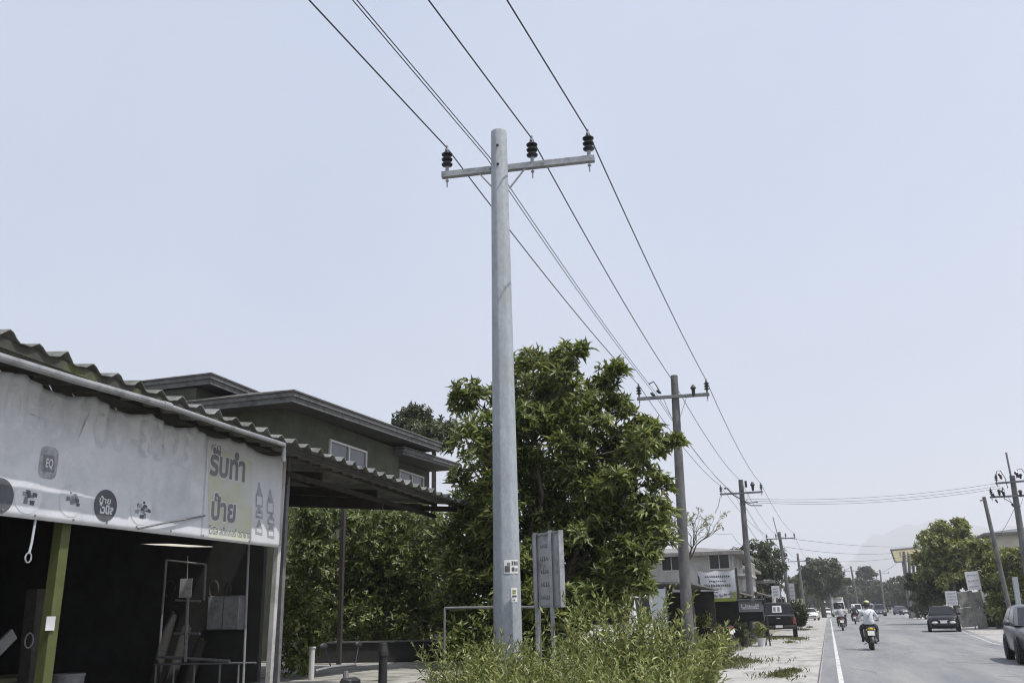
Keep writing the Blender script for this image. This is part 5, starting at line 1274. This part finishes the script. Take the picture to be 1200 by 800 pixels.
def board_sign(label, x0, y0, x1, y1, Y, base_px, m_='white_print', tilt=0, rows=3, post='old_steel', gp_='white signs on the right roadside'):
    a = P(x0, y1, Y=Y); b = P(x1, y0, Y=Y); cx_ = (a.x + b.x) / 2; w_ = b.x - a.x; h_ = b.z - a.z
    t = thing('board_sign', label, 'sign', (cx_, Y, 0), 0, gp_)
    mt = Matrix.Rotation(tilt, 3, 'Y')
    cz = (a.z + b.z) / 2
    MB().box((0, 0, cz), (w_, .06, h_), m=mt).build('panel', m_, t)
    l = MB(); g = random.Random(int(x0))
    for r_i in range(rows):
        zz = h_ * (.32 - .64 * r_i / max(1, rows - 1)); u = -.36
        while u < .36:
            ww = g.uniform(.06, .14); v_ = mt @ V(w_ * (u + ww / 2), -.036, zz); l.box(v_ + V(0, 0, cz), (w_ * ww, .012, h_ * .07 * g.uniform(.6, 1.3)), m=mt); u += ww + .05
    l.build('lettering', 'mid_print', t)
    for s in (-.36, .36): MB().beam((s * w_ - math.sin(tilt) * -cz * .0, .06, -.02), (s * w_ + math.sin(tilt) * h_ * .2, .06, cz), .06, .06).build('post', post, t)
    return t
board_sign('square white sign on a post below the billboard, by the far roadside', 1064, 697, 1073.5, 708, 140, 712)
board_sign('tall white sign leaning left on top of the grey concrete blocks', 1134, 669, 1146.5, 691, 66.5, 690, tilt=R(-3))
board_sign('small white notice half hidden behind the black saloon car', 1109.5, 692, 1120.5, 709, 67, 709, tilt=R(0), rows=4)
cbk = thing('concrete_blocks', 'stacked weathered grey concrete slabs behind the black saloon car', 'concrete blocks', P(1143, 736, Y=67.6) * 1.0)
cbk.location.z = 0
g = random.Random(9)
for (x0, y0, x1, y1, dy) in ((1127, 711, 1148, 734, 0), (1147, 712, 1154, 736, -.2), (1126, 692, 1140, 711, .1), (1139, 693, 1150, 711.5, -.05)):
    a = P(x0, y1, Y=67.6 + dy); b = P(x1, y0, Y=67.6 + dy); z0 = max(a.z, -.03) if y1 > 730 else a.z
    MB().box(((a.x + b.x) / 2, 67.9 + dy, (z0 + b.z) / 2), (b.x - a.x - .02, .7, b.z - z0), m=Matrix.Rotation(R(-5), 3, 'Y')).build('block', 'yard', cbk, world=True, bevel=.03)
cbk2 = MB()
for x in np.linspace(1129, 1147, 5): a = P(x, 722, Y=67.2); cbk2.box((a.x, 67.5, a.z), (.03, .1, 1.0), m=Matrix.Rotation(R(-5), 3, 'Y'))
pst = P(1189, 676, Y=40); 
ps = thing('roadside_post', 'short pale concrete post leaning left by the grey hatchback', 'post', (P(1195, 716, Y=40).x + .15, 40, 0))
MB().beam(P(1199, 745, Y=40), pst, .17, .17).build('post', 'new_concrete', ps, world=True, bevel=.01)
# ------------------------------------------------------------------ trees, hedge and shrubs
def fill_clumps(poly, d0, d1, n, r, seed, lobes=()):
    g = random.Random(seed); xs = [p[0] for p in poly]; ys_ = [p[1] for p in poly]; out = []
    while len(out) < n:
        x, y = g.uniform(min(xs), max(xs)), g.uniform(min(ys_), max(ys_))
        if not in_poly(x, y, poly): continue
        D = g.uniform(d0, d1); p = P(x, y, D=D); out.append(((p.x, p.y, p.z), r * g.uniform(.65, 1.25)))
    for x, y, rr, D in lobes:
        p = P(x, y, D=D); out.append(((p.x, p.y, p.z), rr))
    return out
bt_ = P(640, 790, D=18)
big = thing('broadleaf_tree', 'large dark green tree with whorled glossy leaves behind the concrete pole', 'tree', (bt_.x, bt_.y, 0))
poly = [(556, 470), (585, 462), (612, 440), (640, 436), (655, 425), (676, 430), (678, 455), (700, 462), (716, 450), (712, 472), (724, 488), (740, 502), (755, 507), (765, 522), (735, 545), (760, 562), (768, 600), (758, 640), (742, 672), (728, 690), (700, 735), (640, 760), (560, 765), (515, 755), (520, 655), (543, 602), (552, 562), (548, 510)]
lobes = [(664, 416, .3, 17.6), (652, 422, .28, 17.9), (679, 411, .17, 17.4), (655, 440, .4, 17.5), (612, 432, .36, 17), (625, 422, .25, 17.2), (547, 457, .3, 17.6), (556, 468, .38, 17.7), (540, 474, .26, 17.6), (713, 441, .28, 17.6), (723, 433, .17, 17.4), (704, 455, .28, 17.8), (722, 472, .26, 17.8), (733, 484, .16, 17.6), (750, 499, .26, 18), (764, 503, .18, 17.8), (778, 519, .24, 18), (766, 524, .26, 17.8), (792, 517, .14, 17.8),
         (758, 560, .3, 17.6), (774, 572, .22, 17.8), (760, 590, .3, 17.5), (776, 600, .2, 17.7), (764, 624, .3, 17.4), (780, 632, .2, 17.6), (756, 650, .26, 17.2), (748, 672, .2, 17), (756, 690, .14, 16.8), (640, 700, .5, 17), (688, 700, .45, 17), (560, 500, .4, 17), (548, 522, .36, 16.8), (545, 585, .3, 18.3), (538, 620, .35, 18.2), (530, 640, .35, 18.2), (538, 560, .22, 18.4)]
cl = fill_clumps(poly, 17.6, 20.6, 190, .41, 1, lobes) + fill_clumps(poly, 16.9, 17.7, 60, .34, 91)
tree_parts(big, (bt_.x, bt_.y, 0), (bt_.x + .1, bt_.y, 1.6), cl, 21, 10, .22, .058, 'leaf_tree', .19, (30, 92), up=1.1)

hp = [(340, 640), (350, 605), (385, 592), (430, 604), (470, 596), (520, 605), (540, 650), (545, 748), (440, 748), (345, 748)]
hg0 = P(440, 770, D=23)
hdg = thing('hedge_tree', 'wide small leaved dark hedge tree behind the low wall, left of the big tree', 'hedge', (hg0.x, hg0.y, .5))
cl = fill_clumps(hp, 21.8, 24.6, 230, .46, 2, [(352, 600, .28, 22), (398, 588, .3, 22.3), (372, 612, .35, 22), (438, 600, .3, 22.2), (340, 660, .3, 22), (338, 690, .3, 22)])
tree_parts(hdg, (hg0.x, hg0.y, .5), (hg0.x, hg0.y, 1.5), cl, 34, 7, .135, .052, 'leaf_hedge', .14)
s0 = P(356, 790, D=16.5)
shl = thing('leafy_shrub', 'small leaved bright shrub at the left end of the hedge beside the white post', 'shrub', (s0.x, s0.y, .6))
cl = fill_clumps([(338, 700), (352, 690), (372, 705), (380, 730), (372, 760), (350, 780), (335, 780)], 15.6, 17, 34, .26, 4)
tree_parts(shl, (s0.x, s0.y, .5), (s0.x, s0.y, .9), cl, 26, 5, .085, .05, 'leaf_hedge', .04)

def shrub(label, px, D, r, h, ns, seed, mat_='leaf_shrub', ln=.10, wd=.021, group='shrubs in front of the concrete pole', lean=.5, z0=0.0):
    g = np.random.default_rng(seed); a = P(px, 760, D=D)
    t = thing('flowering_shrub' if False else 'shrub', label, 'shrub', (a.x, a.y, z0), 0, group)
    B = []; Dn = []; Un = []; st = MB()
    Ls = []
    for i in range(ns):
        q = r * math.sqrt(g.uniform(0, 1)) * .55; an = g.uniform(0, 2 * math.pi)
        b = np.array([math.cos(an) * q, math.sin(an) * q, 0.0])
        L = 1.17 * h * (g.uniform(.45, 1.0) if g.random() < .8 else g.uniform(.9, 1.18)) * (1 - .25 * (q / r)); out = np.array([math.cos(an), math.sin(an), 0]) * g.uniform(.1, 1) * lean + g.normal(0, .16, 3) * [1, 1, 0]
        pts = []; nseg = 7
        for k in range(nseg + 1):
            u = k / nseg; pts.append(b + np.array([0, 0, L * (u - .12 * u * u * np.linalg.norm(out))]) + out * L * u ** 1.6 * .75)
        if i % 2 == 0: st.tube(pts, [.007 - .0045 * k / nseg for k in range(nseg + 1)], 4)
        nl = int(g.integers(28, 42)); ga = g.uniform(0, 6.28)
        for m_ in range(nl):
            u = .25 + .75 * (m_ / (nl - 1)); f = u * nseg; k = min(nseg - 1, int(f)); p = pts[k] + (pts[k + 1] - pts[k]) * (f - k)
            tg_ = pts[k + 1] - pts[k]; tg_ = tg_ / np.linalg.norm(tg_)
            ga += 2.4 + g.normal(0, .2); e1 = np.cross(tg_, [.3, .9, .1]); e1 /= np.linalg.norm(e1); e2 = np.cross(tg_, e1)
            rad = e1 * math.cos(ga) + e2 * math.sin(ga); el = R(g.uniform(35, 72)) if u < .93 else R(g.uniform(5, 35))
            B.append(p); Dn.append(tg_ * math.cos(el) + rad * math.sin(el)); Un.append(tg_ * math.sin(el) - rad * math.cos(el) + g.normal(0, .2, 3)); Ls.append(ln * g.uniform(.7, 1.2) * (1 - .25 * max(0, u - .85) / .15))
    st.build('stems', 'stem', t, angle=0)
    Ls = np.array(Ls); loc = np.array(t.location)
    leaf_mesh('foliage', np.array(B) + loc, Dn, Un, Ls, Ls * wd / ln, mat_, t, droop=.12)
    return t
shrub('leftmost narrow leaved shrub in front of the yard rail', 556, 10.9, .62, 1.15, 170, 11)
shrub('narrow leaved shrub hiding the foot of the concrete pole', 600, 9.8, .7, 1.02, 190, 12)
shrub('narrow leaved shrub under the grey sign board seen from behind', 655, 10.4, .75, .98, 190, 13, ln=.10, wd=.026)
shrub('tallest shrub of the row, in front of the half hidden white van', 722, 11.8, .85, 1.5, 240, 14, ln=.105, wd=.03)
shrub('narrow leaved shrub between the tallest one and the second pole', 778, 12.0, .75, 1.25, 210, 15, ln=.10, wd=.028)
shrub('rightmost low shrub at the edge of the concrete shoulder', 812, 13.2, .42, .85, 110, 16, lean=.35)
shrub('low front shrub nearest us along the bottom edge, left of centre', 622, 8.4, .8, .84, 200, 17)
shrub('low front shrub nearest us along the bottom edge, right of centre', 735, 9.2, .85, 1.0, 210, 18)
shrub('yellow green weed growing below the hanging signboard', 823, 41.8, .4, 1.25, 40, 19, 'leaf_young', .22, .07, 'weeds by the signboard')
shrub('low weed spreading in front of the parked scooters', 846, 40.6, .5, .5, 40, 20, 'leaf_young', .2, .06, 'weeds by the signboard')
shrub('small bright weed at the feet of the second pole', 838, 30, .6, .7, 60, 21, 'leaf_young', .16, .04, 'weeds by the signboard')
shrub('green bush against the far side of the pickup', 939, 72, .5, 1.75, 80, 22, 'leaf_dark', .35, .14, 'bushes along the left')

# bare twiggy tree behind the second pole
b0 = P(813, 752, Y=37)
bare = thing('bare_tree', 'nearly leafless grey twiggy tree in front of the white building', 'tree', (b0.x, b0.y, 0))
g = random.Random(31); tw = MB(); ends = []
def grow(p, d, L, r, lev):
    q = p + d * L; m_ = p.lerp(q, .5) + V(g.uniform(-1, 1), g.uniform(-1, 1), g.uniform(-.5, 1)) * L * .07
    tw.tube([p, m_, q], [r, r * .85, r * .7], 5 if lev < 3 else 3)
    if lev >= 5: ends.append(q); return
    for k in range(g.choice([2, 3, 3]) if lev else 5):
        n_ = (d + V(g.uniform(-1, 1), g.uniform(-1, 1), g.uniform(-.45, .7)) * (.75 if lev else 1.0)).normalized(); grow(q, n_, L * g.uniform(.6, .85), r * .62, lev + 1)
tk_ = MB(); tk_.tube([V(b0.x, b0.y, -.05), V(b0.x + .05, b0.y, 1.2), V(b0.x, b0.y, 2.3)], [.11, .09, .08], 9); tk_.build('trunk', 'bark', bare, world=True)
grow(V(b0.x, b0.y, 2.25), V(0, 0, 1), 1.1, .06, 0)
tw.build('twigs', 'bark', bare, world=True, angle=0)
g2 = np.array([list(e) for e in ends if rnd.random() < .35]); 
leaf_mesh('foliage', *rosettes(g2, rng.normal(size=g2.shape) + [0, 0, .5], 4, .13, .06), 'leaf_young', bare)

def far_tree(name, label, px, py, K, rx, rz, n, cr, per, k, ln, wd, m_, seed, trunk=.2, group=None, cat='tree', ry=None, base_z=0.0, fork=.55):
    c = P(px, py, K=K); t = thing(name, label, cat, (c.x, c.y, base_z), 0, group)
    cl = blob_clumps((c.x, c.y, c.z), (rx, ry or rx, rz), n, cr, .85, seed)
    zf = base_z + max(.4, (c.z - rz * .75 - base_z) * 1.0) if fork else base_z + .5
    tree_parts(t, (c.x, c.y, base_z), (c.x + rnd.uniform(-.2, .2), c.y, zf), cl, per, k, ln, wd, m_, trunk)
    return t
far_tree('garden_tree', 'bushy green tree crown rising behind the olive house roof', 486, 508, 52, 1.9, 1.15, 46, .5, 22, 6, .3, .12, 'leaf_dark', 1, .2)
far_tree('garden_tree', 'lower leafy crown between the house roof and the big tree', 512, 512, 46, 1.2, .8, 24, .42, 22, 6, .28, .11, 'leaf_dark', 5, .15)
far_tree('garden_tree', 'mid green tree behind the pole beside the pickup', 888, 668, 80, 2.0, 2.1, 60, .55, 20, 6, .36, .17, 'leaf_dark', 2, .22)
far_tree('garden_tree', 'ragged green tree between the white building and the third pole', 902, 664, 90, 1.6, 2.3, 40, .5, 16, 6, .36, .15, 'leaf_dark', 12, .2)
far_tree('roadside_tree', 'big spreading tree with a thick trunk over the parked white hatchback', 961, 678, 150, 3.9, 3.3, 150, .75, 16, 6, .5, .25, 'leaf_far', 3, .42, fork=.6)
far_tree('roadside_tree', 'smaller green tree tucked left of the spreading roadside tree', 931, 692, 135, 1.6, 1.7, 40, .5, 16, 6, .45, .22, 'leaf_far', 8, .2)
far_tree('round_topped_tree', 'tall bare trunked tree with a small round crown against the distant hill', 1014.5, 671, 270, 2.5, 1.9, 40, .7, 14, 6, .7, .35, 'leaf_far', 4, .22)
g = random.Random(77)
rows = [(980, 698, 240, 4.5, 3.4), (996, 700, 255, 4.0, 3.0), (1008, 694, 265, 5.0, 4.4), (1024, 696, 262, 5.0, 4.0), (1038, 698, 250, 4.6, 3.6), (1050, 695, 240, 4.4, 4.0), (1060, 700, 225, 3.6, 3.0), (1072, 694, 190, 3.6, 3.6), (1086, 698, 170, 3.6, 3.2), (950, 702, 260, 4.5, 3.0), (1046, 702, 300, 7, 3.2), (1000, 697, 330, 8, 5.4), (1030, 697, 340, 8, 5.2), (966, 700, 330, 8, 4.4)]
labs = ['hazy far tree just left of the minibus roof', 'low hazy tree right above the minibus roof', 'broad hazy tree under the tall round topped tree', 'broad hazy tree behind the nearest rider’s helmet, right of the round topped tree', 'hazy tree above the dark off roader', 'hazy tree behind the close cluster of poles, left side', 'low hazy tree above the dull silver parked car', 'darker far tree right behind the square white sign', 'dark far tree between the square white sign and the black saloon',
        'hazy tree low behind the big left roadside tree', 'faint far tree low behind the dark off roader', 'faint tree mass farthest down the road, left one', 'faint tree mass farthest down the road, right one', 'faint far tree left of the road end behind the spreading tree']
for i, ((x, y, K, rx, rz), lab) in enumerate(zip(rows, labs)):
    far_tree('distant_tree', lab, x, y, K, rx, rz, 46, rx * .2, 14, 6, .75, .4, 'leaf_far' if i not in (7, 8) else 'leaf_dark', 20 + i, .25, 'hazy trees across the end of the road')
far_tree('broadleaf_tree', 'big bright leaved tree on the right roadside above the concrete blocks', 1113, 650, 77, 2.55, 3.0, 120, .62, 18, 8, .46, .17, 'leaf_young', 6, .3)
far_tree('broadleaf_tree', 'dark lower crown under the big bright tree behind the black saloon', 1098, 683, 78, 2.2, 1.7, 70, .5, 16, 7, .42, .16, 'leaf_dark', 7, .2)
far_tree('broadleaf_tree', 'smaller bright crown wrapped round the foot of the plain leaning pole', 1160, 668, 60, 1.25, 1.65, 56, .42, 18, 8, .42, .16, 'leaf_young', 9, .2)
far_tree('roadside_bush', 'large leafy bush filling the right edge behind the grey hatchback', 1192, 688, 58, 1.9, 2.7, 110, .5, 18, 7, .36, .14, 'leaf_young', 10, .2, cat='bush')
far_tree('roadside_bush', 'dark low bush beside the concrete blocks under the right hand bush', 1174, 718, 62, 1.0, 1.2, 44, .4, 16, 6, .3, .13, 'leaf_dark', 13, .12, cat='bush')
far_tree('roadside_bush', 'far green bush left of the black saloon on the right roadside', 1082, 704, 105, 1.8, 1.6, 40, .5, 14, 6, .4, .2, 'leaf_dark', 14, .15, cat='bush')

# grass along the verge: one mass of blades
B = []; Dn = []; Ls = []
patches = [(868, 776, 1.0, 900), (850, 782, .7, 500), (915, 792, .55, 500), (930, 788, .3, 160), (905, 748, 1.1, 700), (935, 749, .8, 400), (880, 752, .7, 300), (845, 757, 1.0, 500), (943, 738, .7, 300), (925, 753, .4, 120), (820, 770, 1.6, 900), (950, 735, .5, 120), (790, 790, 1.6, 900)]
for px, py, r_, n in patches:
    c = P(px, py, Z=0)
    a = rng.uniform(0, 6.28, n); q = r_ * np.abs(rng.normal(0, .55, n)) * (1 + .5 * np.sin(a * 3 + px)); 
    B.append(np.stack([c.x + np.cos(a) * q * .75, c.y + np.sin(a) * q * 2.0, np.zeros(n)], 1))
n = 5000; B.append(np.stack([rng.uniform(-6.5, -3.3, n), rng.uniform(15, 60, n), np.zeros(n)], 1))
n = 2600; yy = rng.uniform(38, 110, n); B.append(np.stack([9.2 + (yy - 40) * .045 + rng.uniform(0, 2.2, n), yy, np.zeros(n)], 1))
B = np.concatenate(B); n = len(B)
Dn = rng.normal(0, .45, (n, 3)); Dn[:, 2] = 1
L = rng.uniform(.05, .17, n); gr_ = leaf_mesh('grass', B, Dn, rng.normal(size=(n, 3)), L, np.full(n, .016) + B[:, 1] * .0004, 'grass', None, droop=.25)
tag(gr_, 'dry grass tufts growing along both verges', 'grass', kind='stuff')

# ------------------------------------------------------------------ camera
cd = bpy.data.cameras.new('camera'); co = bpy.data.objects.new('camera', cd); COL.objects.link(co)
cd.sensor_fit = 'HORIZONTAL'; cd.sensor_width = 36; cd.lens = F / 1200 * 36; cd.clip_start = .1; cd.clip_end = 20000
m = Matrix((( _r.x, _u.x, -_fw.x, 0), (_r.y, _u.y, -_fw.y, 0), (_r.z, _u.z, -_fw.z, H), (0, 0, 0, 1)))
co.matrix_world = m
S.camera = co
S.view_settings.view_transform = 'Standard'; S.view_settings.look = 'None'; S.view_settings.exposure = 0.25; S.view_settings.gamma = 1.0
S.cycles.use_denoising = True; S.cycles.denoising_prefilter = 'ACCURATE'
S.cycles.pixel_filter_type = 'BLACKMAN_HARRIS'; S.cycles.filter_width = 1.15
S.cycles.max_bounces = 6; S.cycles.diffuse_bounces = 3; S.cycles.glossy_bounces = 2; S.cycles.transmission_bounces = 3; S.cycles.volume_bounces = 1; S.cycles.transparent_max_bounces = 8
S.cycles.sample_clamp_indirect = 6
